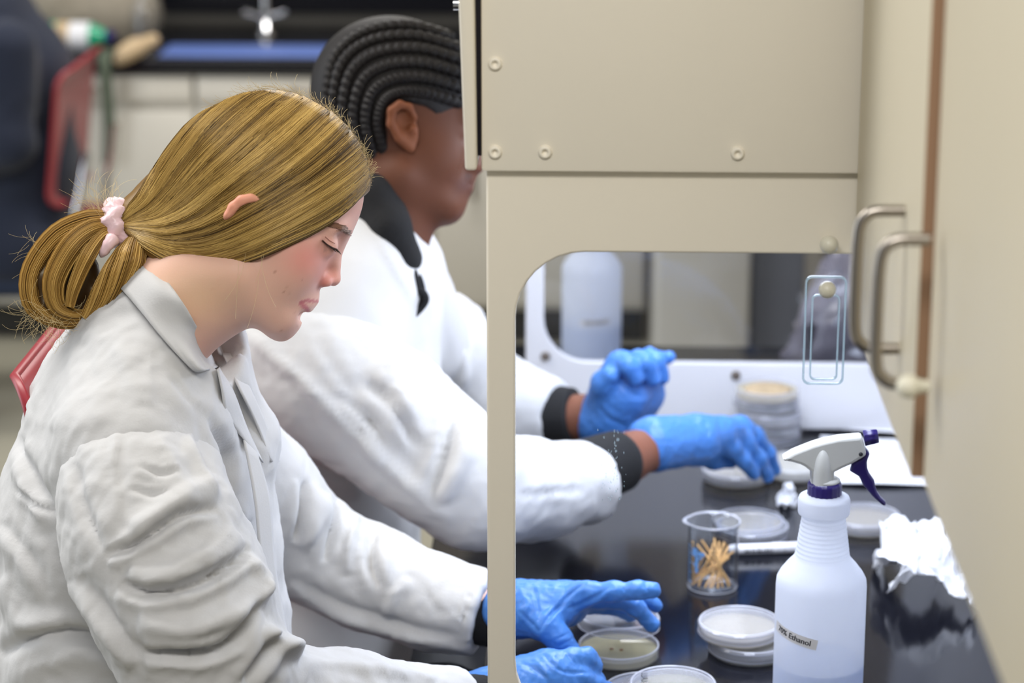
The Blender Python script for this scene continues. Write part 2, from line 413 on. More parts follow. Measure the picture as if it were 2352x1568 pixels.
# ------------------------------------------------------------------ wall cupboard on the right
CX = .229; zc = 1.225
def ysolve(px, z=zc):
    ys = np.linspace(.5, 2.5, 4001); x = proj(np.stack([np.full_like(ys, CX), ys, np.full_like(ys, z)], 1))[0]
    return float(ys[np.argmin(abs(x-px))])
yA = 2.135; yG = ysolve(2092); yN = yG-(yA-yG)*1.07
cup = thing('wall_cupboard', (.4, 1.4, zc), 'cream wall cupboard with steel pull handles hanging above the bench', 'cupboard')
box('body', CX+.020, .563, yN-.45, yA, zc, 2.2, 'cupboard_laminate', cup, .002)
box('gap_strip', CX+.012, CX+.0195, yN-.44, yA-.01, zc+.002, 2.195, 'rust_gap', cup, 0)
def cdoor(y0, y1, s=.008): return box('door', CX+s, CX+.018+s*.2, y0, y1, zc-.004, 2.2, 'cupboard_laminate', cup, .0025)
dF = cdoor(yG+.003, yA, 0); box('edge_band', CX+.0005, CX+.0175, yG+.0018, yG+.0032, zc-.003, 2.199, 'rust_gap', dF, 0); dN = cdoor(yN+.006, yG-.006); cdoor(yN-.45, yN-.006)
def pull(px, py, py2, par, out=.034):
    p = onx(px, py, CX); y = p[1]; q = onx(px-3, py2, CX)
    P = [(CX, y, p[2]), (CX-out+.010, y, p[2]), (CX-out, y, p[2]-.010), (CX-out, y, q[2]+.010), (CX-out+.010, y, q[2]), (CX, y, q[2])]
    pts = []
    for a_, b_ in zip(P[:-1], P[1:]):
        for t in np.linspace(0, 1, 6, endpoint=False): pts.append(np.array(a_)*(1-t)+np.array(b_)*t)
    pts.append(np.array(P[-1])); pts = np.array(pts)
    for _ in range(3): pts[1:-1] = (pts[:-2]+2*pts[1:-1]+pts[2:])/4
    tube('handle', pts, .0046, 'steel', par, 12)
pull(2078, 484, 826, dF); pull(2136, 550, 910, dN)
p = onx(2119, 868, CX); V, Fc = lathe_open([(0, .009)]+[(.0085*math.sin(t), .0085*math.cos(t)) for t in np.linspace(.2, 2.5, 10)]+[(.004, -.014)], 20)
obj('knob', [(p[0]-.012-v[2], p[1]+v[0]-.02, p[2]+v[1]) for v in V], Fc, 'knob_plastic', dN)
# ------------------------------------------------------------------ things on the worktop
RD = .0445
def dish_base_mesh():
    t = .0013
    return lathe_open([(0, 0), (RD-.001, 0), (RD, .001), (RD, .0135), (RD-t, .0135), (RD-t, t), (0, t)], 56)
def dish_lid_mesh():
    R = RD+.0018; t = .0012
    return lathe_open([(0, .011), (R-.004, .011), (R-.0035, .0122), (R-.0018, .0122), (R, .0105), (R, 0), (R-t, 0), (R-t, .0095), (0, .0098)], 56)
def agar_mesh(h=.0058):
    R = RD-.0016
    return lathev([(0, .0014), (R, .0014), (R, .0014+h+.0006), (R-.002, .0014+h), (0, .0014+h)], 56)
DM = {}
for nm, fn, mm in (('dish', dish_base_mesh, 'dish_plastic'), ('lid', dish_lid_mesh, 'dish_plastic'), ('lid_fog', dish_lid_mesh, 'dish_fog'), ('agar', agar_mesh, 'agar_clear'), ('agar_milk', agar_mesh, 'agar_milk')):
    V, Fc = fn(); me = mesh(nm, V, Fc); sharp(me, 40); me.materials.append(MATS[mm]); DM[nm] = me
rt_, rz_ = (RD-.0007, .0135)
ringV, ringF = lathe_open([(RD+.0001, .0128), (RD+.0001, .0139), (RD-.0016, .0139), (RD-.0016, .0128)], 56)
DM['ring'] = mesh('rim', ringV, ringF); DM['ring'].materials.append(MATS['dish_rim'])
R2 = RD+.0018
ringV, ringF = lathe_open([(R2-.0034, .0121), (R2-.0026, .0129), (R2-.0015, .0127), (R2-.0010, .0118)], 56)
DM['lring'] = mesh('rim', ringV, ringF); DM['lring'].materials.append(MATS['dish_rim'])
ringV, ringF = lathe_open([(R2+.0002, .0009), (R2+.0003, -.0001), (R2-.0014, -.0001)], 56)
DM['lring2'] = mesh('rim', ringV, ringF); DM['lring2'].materials.append(MATS['dish_rim'])
def petri(c, label, agar='agar', lid=None, base=True, group=None, rot=None, name='petri_dish', cat='petri dish', lidoff=(0, 0, 0)):
    c = np.array(c, float); t = thing(name, c, label, cat, group)
    if rot is not None: t.rotation_euler = rot
    def add(n, key, z=0, par=None, off=(0, 0)):
        o = bpy.data.objects.new(n, DM[key]); COL.objects.link(o); o.parent = par or t; o.location = (off[0], off[1], z); return o
    if base:
        b = add('dish', 'dish'); add('rim', 'ring', 0, b)
        if agar: add('agar', agar)
    if lid:
        l = add('lid', lid, lidoff[2]+(.0045 if base else 0), None, lidoff)
        add('rim', 'lring', 0, l); add('rim', 'lring2', 0, l)
    return t
BZ = BENCH+.0004
def bp(px, py, z=0): q = onz(px, py, BENCH+z); return (q[0], q[1], BZ+z)
petri(bp(1421, 1505), 'open petri dish of clear agar with two seeds beneath the gloved hand')
g0 = np.array(bp(1421, 1505))
for px, py in ((1405, 1491), (1427, 1493)):
    q = onz(px, py, BENCH+.0078)
    V, Fc = lathev([(0, -.0006), (.0012, -.0004), (.0016, .0003), (.0009, .0009), (0, .001)], 10, (q[0], q[1], q[2]+.0006)); V = [(q[0]+(v[0]-q[0])*1.5, v[1], v[2]) for v in V]
    o = obj('seed', V, Fc, 'seed'); props(o, 'tiny brown seed on clear agar in the open dish, the '+('left' if px < 1410 else 'right')+' one', 'seed', 'seeds in the open dish')
# two-high stack partly behind the near spray bottle
s = bp(1722, 1497); petri(s, 'lower petri dish of the stack of two behind the near spray bottle', 'agar', 'lid')
petri((s[0]-.012, s[1]+.006, s[2]+.0180), 'upper petri dish with misted lid atop the stack of two', 'agar_milk', 'lid')
s = bp(1718, 1216); petri(s, 'petri dish seated in its upturned lid behind the beaker', 'agar_milk', None)
t = petri((s[0]+.004, s[1]-.014, s[2]), 'clear loose dish lid under the dish behind the beaker', None, 'lid', False, None, None, 'loose_dish_cover', 'dish cover')
petri(bp(1689, 1100), 'closed petri dish under the dark-sleeved reaching gloved hand', 'agar_milk', 'lid')
petri(bp(1826, 1087), 'pale petri dish right of the reaching fingertips, behind the spray head', 'agar_milk', 'lid_fog')
petri(bp(1985, 1210), 'petri dish with beaded lid between spray bottle and crumpled tissue', 'agar_clear' if False else 'agar_milk', 'lid')
s = np.array(bp(1765, 1017)); rnd = random.Random(3)
names = ['bottom', 'second from the bottom', 'middle', 'second from the top', 'top']
for i in range(5):
    t = petri(s+np.array((rnd.uniform(-.003, .003)-.0007*i, rnd.uniform(-.003, .003), i*.0175)), 'petri dish in the tall stack on the far right, '+names[i]+' one', 'agar_milk', 'lid' if i < 4 else None, True, 'tall stack of petri dishes')
V, Fc = lathev([(0, 0), (.034, 0), (.031, .002), (.018, .0035), (0, .003)], 24, s+np.array((-.003, 0, .0703+.0075)))
obj('culture', V, Fc, 'colony', t)
# dishes at the lower edge of the frame
s = bp(1545, 1601, .0134); DW = petri(s, 'petri dish with handwriting on its rim at the lower edge, beside the spray bottle', 'agar_clear' if False else 'agar', 'lid')
petri(bp(1484, 1606), 'clear dish cover lying by the gloved fist, under another dish at the lower edge', None, 'lid', False, None, None, 'loose_dish_cover', 'dish cover')
# handwriting on that rim
def cylwrap(V, c, R, a0): 
    out = []
    for x, y, z in V: a = a0+x/R; out.append((c[0]+(R+z)*math.sin(a), c[1]-(R+z)*math.cos(a), c[2]+y))
    return out
V, Fc = textv('LALU', .011, XA, YA, (0, 0, 0), .00005)
V = [(s[0]-.030+v[1]*.9, s[1]+.012+v[0]*1.0, s[2]+.0172) for v in V]
obj('handwriting', V, Fc, 'white_plastic', DW, False)

# beaker of wooden sticks
s = np.array(bp(1636, 1348)); R = .0300; H = .083
bk = thing('beaker', s, 'small glass beaker with blue markings holding wooden sticks', 'beaker')
V, Fc = lathe_open([(0, .0005), (R-.004, 0), (R-.001, .001), (R, .004), (R, H-.006), (R+.0022, H-.001), (R+.0024, H+.0006), (R+.001, H+.0012), (R-.0012, H-.004), (R-.0014, .005), (R-.005, .0026), (0, .0024)], 64, s)
obj('glass', V, Fc, 'beaker_glass', bk)
V, Fc = lathe_open([(R+.0012, H-.0012), (R+.0026, H), (R+.0016, H+.0016), (R-.0002, H+.0004)], 64, s)
V = [(v[0]-(.004 if False else 0)-max(0, -(v[0]-s[0])-R*.9)*.9, v[1], v[2]) for v in V]
obj('rim', V, Fc, 'dish_rim', bk)
V, Fc = lathe_open([(R-.004, .0004), (R-.0005, .0012), (R+.0003, .0035)], 64, s); obj('base_ring', V, Fc, 'dish_rim', bk)
parts = []
def patch(a0, a1, z0, z1):
    n = 6; V = []; Fc = []
    for i in range(n+1):
        a = a0+(a1-a0)*i/n
        for z in (z0, z1): V.append((s[0]+(R+.0003)*math.sin(a), s[1]-(R+.0003)*math.cos(a), s[2]+z))
    for i in range(n): Fc.append([2*i, 2*i+2, 2*i+3, 2*i+1])
    return V, Fc
for k in range(12): parts.append(patch(-1.30, -1.30+(.30 if k % 3 == 0 else .18), .012+k*.004, .0132+k*.004))
parts += [patch(-.98, -.72, .046, .056), patch(-.70, -.38, .048, .053), patch(-.80, -.66, .026, .046), patch(-.90, -.70, .034, .038), patch(-.62, -.50, .044, .047)]
V, Fc = merge(parts); obj('printed_scale', V, Fc, 'blue_print', bk, False)
rnd = random.Random(11)
SK = [((-.024, -.006, .005), (-.026, -.008, .060)), ((-.026, -.008, .004), (.020, -.006, .040)), ((.020, -.012, .004), (-.001, -.016, .052)), ((-.004, -.017, .003), (.014, .012, .053)),
      ((.006, -.018, .003), (.008, .016, .052)), ((-.010, -.016, .003), (.018, .010, .046)), ((-.022, -.004, .012), (.026, -.002, .046)), ((-.023, .002, .014), (-.010, -.012, .046)),
      ((.022, -.006, .005), (-.020, .010, .050)), ((-.018, -.012, .004), (.002, .018, .050)), ((-.001, -.016, .004), (.020, .012, .048)), ((.021, .004, .006), (-.014, .014, .054)), ((-.024, .004, .006), (.005, -.012, .050)), ((.012, -.014, .003), (.002, .019, .055)), ((-.014, .012, .003), (.016, .014, .050))]
for i, (a_, b_) in enumerate(SK):
    a_, b_ = np.array(a_)*(.95, .95, 1), np.array(b_)*(.95, .95, 1); a_[2] = max(a_[2], .005)
    V, Fc = tubev([s+a_, s+b_], .00125, 6); o = obj('wooden_stick', V, Fc, 'wood_stick', None, False)
    props(o, 'thin wooden stick leaning among others inside the glass beaker', 'stick', 'wooden sticks in the beaker')

# marker pen
a_, b_ = np.array(bp(1672, 1274)), np.array(bp(1838, 1268)); a_[2] += .0065; b_[2] += .0065
mk = thing('marker_pen', a_, 'white marker pen with black print lying behind the beaker', 'marker')
d = (b_-a_)/np.linalg.norm(b_-a_); L = np.linalg.norm(b_-a_)
tube('barrel', [a_+d*t for t in (0, .002, .006, L*.6)], [.003, .0055, .0062, .0062], 'white_plastic', mk, 20)
tube('cap', [a_+d*t for t in (L*.6, L*.6+.001, L-.003, L)], [.0066, .0069, .0066, .004], 'white_plastic', mk, 20)
parts = []; side = np.cross(d, ZA)
for k in range(14):
    x = L*(.24+.040*k)+rnd.uniform(-.001, .001); p = a_+d*x+side*.0060+ZA*(-.0010+rnd.uniform(-.0004, .0004))
    w_, h_ = rnd.uniform(.0008, .0020), rnd.uniform(.0008, .0018)
    V, Fc = boxv(-w_, w_, -.0006, .0006, -h_, h_); parts.append(([p+d*v[0]+side*v[1]+ZA*v[2] for v in V], Fc))
V, Fc = merge(parts); obj('print', V, Fc, 'ink', mk, False)

# sheets of paper
def sheet(name, pts, label, z, m='paper', curl=0):
    P = [np.array(bp(*q)) for q in pts]; V = []; Fc = []; n = 10
    for i in range(n+1):
        for j in range(n+1):
            u, v = i/n, j/n
            q = (P[0]*(1-u)+P[1]*u)*(1-v)+(P[3]*(1-u)+P[2]*u)*v
            q[2] = BENCH+z+curl*(math.sin(u*5+v*2)*.5+.5)*.003; V.append(q)
    for i in range(n):
        for j in range(n): a = i*(n+1)+j; Fc.append([a, a+n+1, a+n+2, a+1])
    V = np.array(V); V2 = V-np.array([0, 0, .0003]); k = len(V)
    Fc2 = Fc+[[i+k for i in f[::-1]] for f in Fc]
    return props(obj(name, np.vstack([V, V2]), Fc2, m), label, 'paper')
PS_ = sheet('paper_sheet', [(1905, 1112), (2200, 1117), (2120, 1012), (1884, 1004)], 'white sheet of paper on the bench by the cupboard, nearest one', .0010, curl=.6)
sheet('paper_sheet', [(1858, 984), (2130, 1000), (2080, 960), (1850, 955)], 'white sheet of paper lying against the far hood side', .0016, curl=.3)
parts = []
rnd = random.Random(5)
for k in range(9):
    q = np.array(bp(2068+rnd.uniform(-60, 14), 1040+rnd.uniform(-14, 28))); q[2] = BENCH+.0045
    parts.append(tubev([q, q+np.array((rnd.uniform(-.006, .006), rnd.uniform(-.01, .01), 0))], .0004, 4))
V, Fc = merge(parts); props(obj('pencil_marks', V, Fc, 'grey_ink', PS_), kind='stuff')

# crumpled tissues
def crumple(name, ctl, tris, label, seed, lev=4, amp=.16, m='tissue'):
    rnd = np.random.default_rng(seed); V = [np.array(v, float) for v in ctl]; T = [tuple(t) for t in tris]
    for l in range(lev):
        mid = {}; T2 = []
        def md(a, b):
            k = (min(a, b), max(a, b))
            if k not in mid:
                e = np.linalg.norm(V[a]-V[b]); q = (V[a]+V[b])/2+rnd.normal(0, 1, 3)*e*amp*(.55 if l > 1 else 1)*(.5, .5, 1)
                q[2] = max(q[2], BENCH+.0008); V.append(q); mid[k] = len(V)-1
            return mid[k]
        for a, b, c in T:
            x, y, z = md(a, b), md(b, c), md(c, a); T2 += [(a, x, z), (x, b, y), (z, y, c), (x, y, z)]
        T = T2
    o = obj(name, V, [list(t) for t in T], m, None, True); sharp(o.data, 28)
    md_ = o.modifiers.new('thick', 'SOLIDIFY'); md_.thickness = .0005
    return props(o, label, 'tissue')
def hp(px, py, h):
    q = onz(px, py, BENCH+h); return q
C = [hp(2003, 1308, .004), hp(2030, 1222, .030), hp(2055, 1180, .045), hp(2112, 1204, .045), hp(2148, 1186, .055), hp(2205, 1183, .050), hp(2262, 1392, .004),
     hp(2225, 1370, .020), hp(2165, 1335, .032), hp(2105, 1318, .040), hp(2036, 1362, .010), hp(2042, 1340, .020), hp(2080, 1296, .050), hp(2130, 1260, .062), hp(2090, 1258, .050), hp(2040, 1290, .030), hp(2195, 1280, .055), hp(2250, 1300, .03), hp(2020, 1195, .028), hp(2062, 1245, .03)]
T = [(0, 15, 1), (1, 15, 14), (1, 14, 19), (1, 19, 2), (18, 19, 2), (2, 19, 3), (19, 14, 3), (3, 14, 13), (3, 13, 4), (4, 13, 5), (5, 13, 16), (5, 16, 17), (16, 7, 17), (7, 6, 17), (16, 8, 7), (13, 8, 16), (13, 9, 8), (12, 9, 13), (12, 13, 14), (15, 12, 14), (12, 10, 9), (12, 11, 10), (0, 12, 15)]
crumple('crumpled_tissue', C, T, 'large crumpled white tissue beside the cupboard, right of the spray bottle', 4)
q = np.array(bp(1808, 1160)); C = [q+np.array(v) for v in ((-.014, -.004, .001), (-.004, -.016, .001), (.010, -.010, .001), (.016, .004, .004), (.004, .014, .008), (-.010, .012, .006), (-.006, -.004, .024), (.006, .004, .028), (-.002, -.010, .012), (.010, -.002, .014))]
T = [(0, 8, 6), (0, 1, 8), (1, 2, 8), (8, 2, 9), (8, 9, 6), (6, 9, 7), (9, 2, 3), (9, 3, 7), (7, 3, 4), (7, 4, 6), (6, 4, 5), (6, 5, 0), (0, 5, 4), (0, 4, 3), (0, 3, 2), (0, 2, 1)]
crumple('crumpled_tissue', C, T, 'small wad of white tissue left of the spray bottle neck', 9, 3, .3)

# spray bottles
def bottle(c, label, full=True, lab=True):
    c = np.array(c, float); t = thing('spray_bottle', c, label, 'spray bottle')
    sc = .0470
    prof = [(0, 0), (.043, 0), (.0468, .004), (.047, .01), (.047, .150), (.0463, .158), (.043, .165), (.036, .175), (.0300, .182), (.0283, .186)]
    h = .186
    for k in range(9):
        r = .0281-.0058*k/9; prof += [(r, h+.0012), (r-.0001, h+.0035), (r-.0011, h+.0044)]; h += .0050
    prof += [(.0222, h), (.0226, h+.002), (.0262, h+.004), (.0268, h+.006), (.0268, h+.020), (.0255, h+.0235), (.0190, h+.026), (.0165, h+.027), (.0165, h+.034), (.0152, h+.034), (.015, h+.02)]
    prof = [(r_, z_*.93) for r_, z_ in prof]
    V, Fc = lathe_open(prof, 72, c); obj('bottle_body', V, Fc, 'bottle_plastic', t)
    V, Fc = lathev([(0, .002), (.0445, .002), (.0455, .006), (.0455, .056), (0, .056)], 56, c); obj('liquid', V, Fc, 'bottle_liquid', t)
    return t, h
nb = np.array(bp(1876, 1628)); 
t, h = bottle(nb, 'near spray bottle of clear liquid labelled 70% Ethanol with navy trigger')
def tz(px, py): return at(px, py, nb[1])
zc_ = tz(1886, 1140)[2]; zt = tz(1886, 1105)[2]; cx = nb[0]; cy = nb[1]
n = 40; prof = []
V = []; Fc = []
for k, (r, z) in enumerate([(.0150, zc_-.004), (.0170, zc_-.002), (.0172, zc_), (.0172, zt-.004), (.0163, zt), (.012, zt)]):
    for i in range(80):
        a_ = 2*math.pi*i/80; rr = r+(.0005 if (i % 4 < 2 and 1 < k < 4) else 0); V.append((cx+rr*math.cos(a_), cy+rr*math.sin(a_), z))
for k in range(5):
    for i in range(80): j = (i+1) % 80; Fc.append([k*80+i, k*80+j, k*80+80+j, k*80+80+i])
obj('screw_cap', V, Fc, 'navy_plastic', t)
V, Fc = lathev([(.0145, zt-.001), (.0155, zt+.0005), (.0155, zt+.0025), (.013, zt+.004), (.0, zt+.004)], 40, (cx, cy, 0)); obj('collar_ring', V, Fc, 'grey_plastic', t)
def c6(pts): return [tz(1740+x/4.356, 960+y/4.356)[[0, 2]] for x, y in pts]
head = c6([(250, 385), (265, 370), (350, 320), (540, 245), (640, 215), (800, 180), (1020, 162), (1040, 172), (1060, 230), (1080, 320), (1075, 350), (1050, 370), (930, 440), (830, 485), (762, 520), (757, 640), (530, 640), (525, 510), (470, 465), (420, 440), (330, 415), (265, 405)])
V, Fc = platev([[tuple(p) for p in head]], .019, .0036, XA, ZA, (0, cy, 0)); hd = obj('spray_head', V, Fc, 'grey_plastic', t, True, 50)
p = tz(1740+640/4.356, 960+520/4.356)
prof = [(.0098*math.cos(a_), .030*math.sin(a_)) for a_ in np.linspace(0, math.pi/2, 12)]
V, Fc = lathe_open([(.0098, -.022)]+prof, 28, (p[0], cy-.0055, p[2]-.003)); obj('pump_dome', V, Fc, 'grey_plastic', hd)
a_, b_ = tz(1740+1062/4.356, 960+200/4.356), tz(1740+1205/4.356, 960+178/4.356)
d = (b_-a_)/np.linalg.norm(b_-a_)
V = []; Fc = []; ii = 0
u_ = np.array([0, 1, 0]); w_ = np.cross(d, u_); LL = np.linalg.norm(b_-a_)
for k, (x, r) in enumerate([(0, .005), (.0005, .0082), (LL*.96, .0070), (LL, .0062), (LL, .002), (LL-.003, .0016)]):
    for i in range(48):
        q_ = 2*math.pi*i/48; rr = r*(1.03 if i % 6 < 3 else .97); V.append(a_+d*x+rr*(u_*math.cos(q_)+w_*math.sin(q_)))
for k in range(5):
    for i in range(48): j = (i+1) % 48; Fc.append([k*48+i, k*48+j, k*48+48+j, k*48+48+i])
obj('nozzle', V, Fc, 'navy_plastic', hd)
trg = c6([(1072, 285), (1112, 330), (1118, 350), (1100, 400), (1092, 430), (1095, 485), (1115, 545), (1165, 615), (1172, 660), (1195, 730), (1230, 785), (1278, 828), (1278, 855), (1262, 866), (1235, 852), (1150, 775), (1060, 670), (1010, 572), (925, 520), (945, 445), (1050, 385)])
V, Fc = platev([[tuple(p) for p in trg]], .011, .0025, XA, ZA, (0, cy, 0)); obj('trigger', V, Fc, 'navy_plastic', hd, True, 50)
p = tz(1740+1024/4.356, 960+332/4.356); V, Fc = lathev([(0, 0), (.0022, 0), (.0022, .0008), (0, .0012)], 16); obj('hinge_pin', [(p[0]+v[0], cy-.0092-v[2], p[2]+v[1]) for v in V], Fc, 'ink', hd)
def paneltag(c, txt, cx_px, cy_px, w, hgt, tilt, Rb, par, size):
    q = at(cx_px, cy_px, c[1]-Rb); a0 = math.asin(max(-1, min(1, (q[0]-c[0])/Rb))); zz = at(cx_px, cy_px, c[1]-Rb*math.cos(a0))[2]
    ct, st = math.cos(tilt), math.sin(tilt)
    n = 24; V = []; Fc = []
    for i in range(n+1):
        for j in range(2):
            x, y = (i/n-.5)*w, (j-.5)*hgt; V.append((x*ct-y*st, x*st+y*ct, .0004))
    for i in range(n): Fc.append([2*i, 2*i+2, 2*i+3, 2*i+1])
    obj('paper_label', cylwrap(V, (c[0], c[1], zz), Rb, a0), Fc, 'label_paper', par, False)
    if txt:
        V, Fc = textv(txt, size, XA, YA, (0, 0, 0), .00002, 'CENTER'); V = [(x*ct-y*st, x*st+y*ct, .0007+z) for x, y, z in V]
        for dx in (0, .0002, .0004): obj('label_text', cylwrap([(v[0]+dx, v[1], v[2]) for v in V], (c[0], c[1], zz), Rb, a0), Fc, 'ink', par, False)
mat('label_paper', srgb(214, 212, 212), .6)
paneltag(nb, '70% Ethanol', 1822, 1462, .056, .0115, -.16, .0474, t, .0086)
fb = np.array(bp(1358, 818))
t2, h2 = bottle(fb, 'far translucent spray bottle standing on the bench beyond the hood')
V, Fc = lathev([(.0172, .240), (.0172, .258), (.012, .262), (0, .262)], 40, fb); obj('screw_cap', V, Fc, 'navy_plastic', t2)
paneltag(fb, '70% Ethanol', 1368, 741, .050, .0105, .05, .0474, t2, .0072)

# bag and dark box at the far bench end
q = np.array(bp(1905, 806))
bb = box('instrument_box', q[0]-.045, q[0]+.10, 3.70, 3.80, BENCH+.001, BENCH+.075, 'dark_gap', None, .006)
props(bb, 'dark box at the far bench end inside a clear plastic bag', 'box')
rng = np.random.default_rng(2); V = []; Fc = []; n, k = 36, 22
for i in range(k):
    z = i/(k-1)
    for j in range(n):
        a_ = 2*math.pi*j/n; r = (.085*(1-.75*z**2.2)+.004)*(1+.12*math.sin(3*a_+z*4)+.10*math.sin(7*a_-z*9)+rng.normal(0, .03))
        V.append((q[0]+.03+r*math.cos(a_)*1.1, 3.75+r*.9*math.sin(a_)*.9, BENCH+.001+.185*z))
for i in range(k-1):
    for j in range(n): jj = (j+1) % n; Fc.append([i*n+j, i*n+jj, i*n+n+jj, i*n+n+j])
props(obj('plastic_bag', V, Fc, 'clear_bag'), 'gathered clear plastic bag over the dark box beyond the hood', 'bag')

# ------------------------------------------------------------------ chairs and things in the background
def chair(c, yaw, label, lean=.16, sz=.45, name='plastic_chair', bt=.42, bw=.215):
    """c = floor point below the seat middle, yaw = direction the sitter faces"""
    t = thing(name, c, label, 'chair'); ca, sa_ = math.cos(yaw), math.sin(yaw)
    fx_ = np.array((ca, sa_, 0)); sd = np.array((-sa_, ca, 0)); c = np.array(c, float)
    n = 14; V = []; Fc = []
    for i in range(n+1):
        for j in range(n+1):
            u, v = i/n*2-1, j/n*2-1; e = .22*(1-.10*max(0, abs(u))**6); V.append(c+fx_*(u*.21)+sd*(v*e)+ZA*(sz-.016*(1-u*u)*(1-v*v)-.02*max(0, u)**3+.012*abs(v)**3))
    for i in range(n):
        for j in range(n): a = i*(n+1)+j; Fc.append([a, a+n+1, a+n+2, a+1])
    o = obj('seat', V, Fc, 'red_plastic', t); m_ = o.modifiers.new('thick', 'SOLIDIFY'); m_.thickness = .008; m_.offset = 0
    V = []; Fc = []
    lp = rrect(-bw, bw, .09, bt, .045, 10)
    Vp, Fp = platev([lp], .011, .004, sd, (ZA-fx_*lean)/math.sqrt(1+lean*lean), c+ZA*sz-fx_*.20)
    Vp = np.array([v-fx_*(-.07*(((v-c)@sd)/.215)**2) for v in Vp]); obj('backrest', Vp, Fp, 'red_plastic', t, True, 50)
    for s_ in (-1, 1):
        P = smoothpath([c+fx_*.23+sd*s_*.20, c+fx_*.17+sd*s_*.19+ZA*(sz-.03), c-fx_*.15+sd*s_*.19+ZA*(sz-.03), c-fx_*.21+sd*s_*.19+ZA*(sz+.10), c-fx_*.235+sd*s_*.18+ZA*(sz+.22)], 30); tube('leg', P, .011, 'chrome', t)
        tube('leg', [c-fx_*.10+sd*s_*.19+ZA*(sz-.03), c-fx_*.23+sd*s_*.21], .011, 'chrome', t)
    return t
cp = at(200, 300, 5.8); chair((cp[0]-.20, 5.8, 0), math.pi, 'red plastic chair with chrome frame under the dark seated figure', .12)
gp = at(60, 830, 2.42); GSEAT = .60
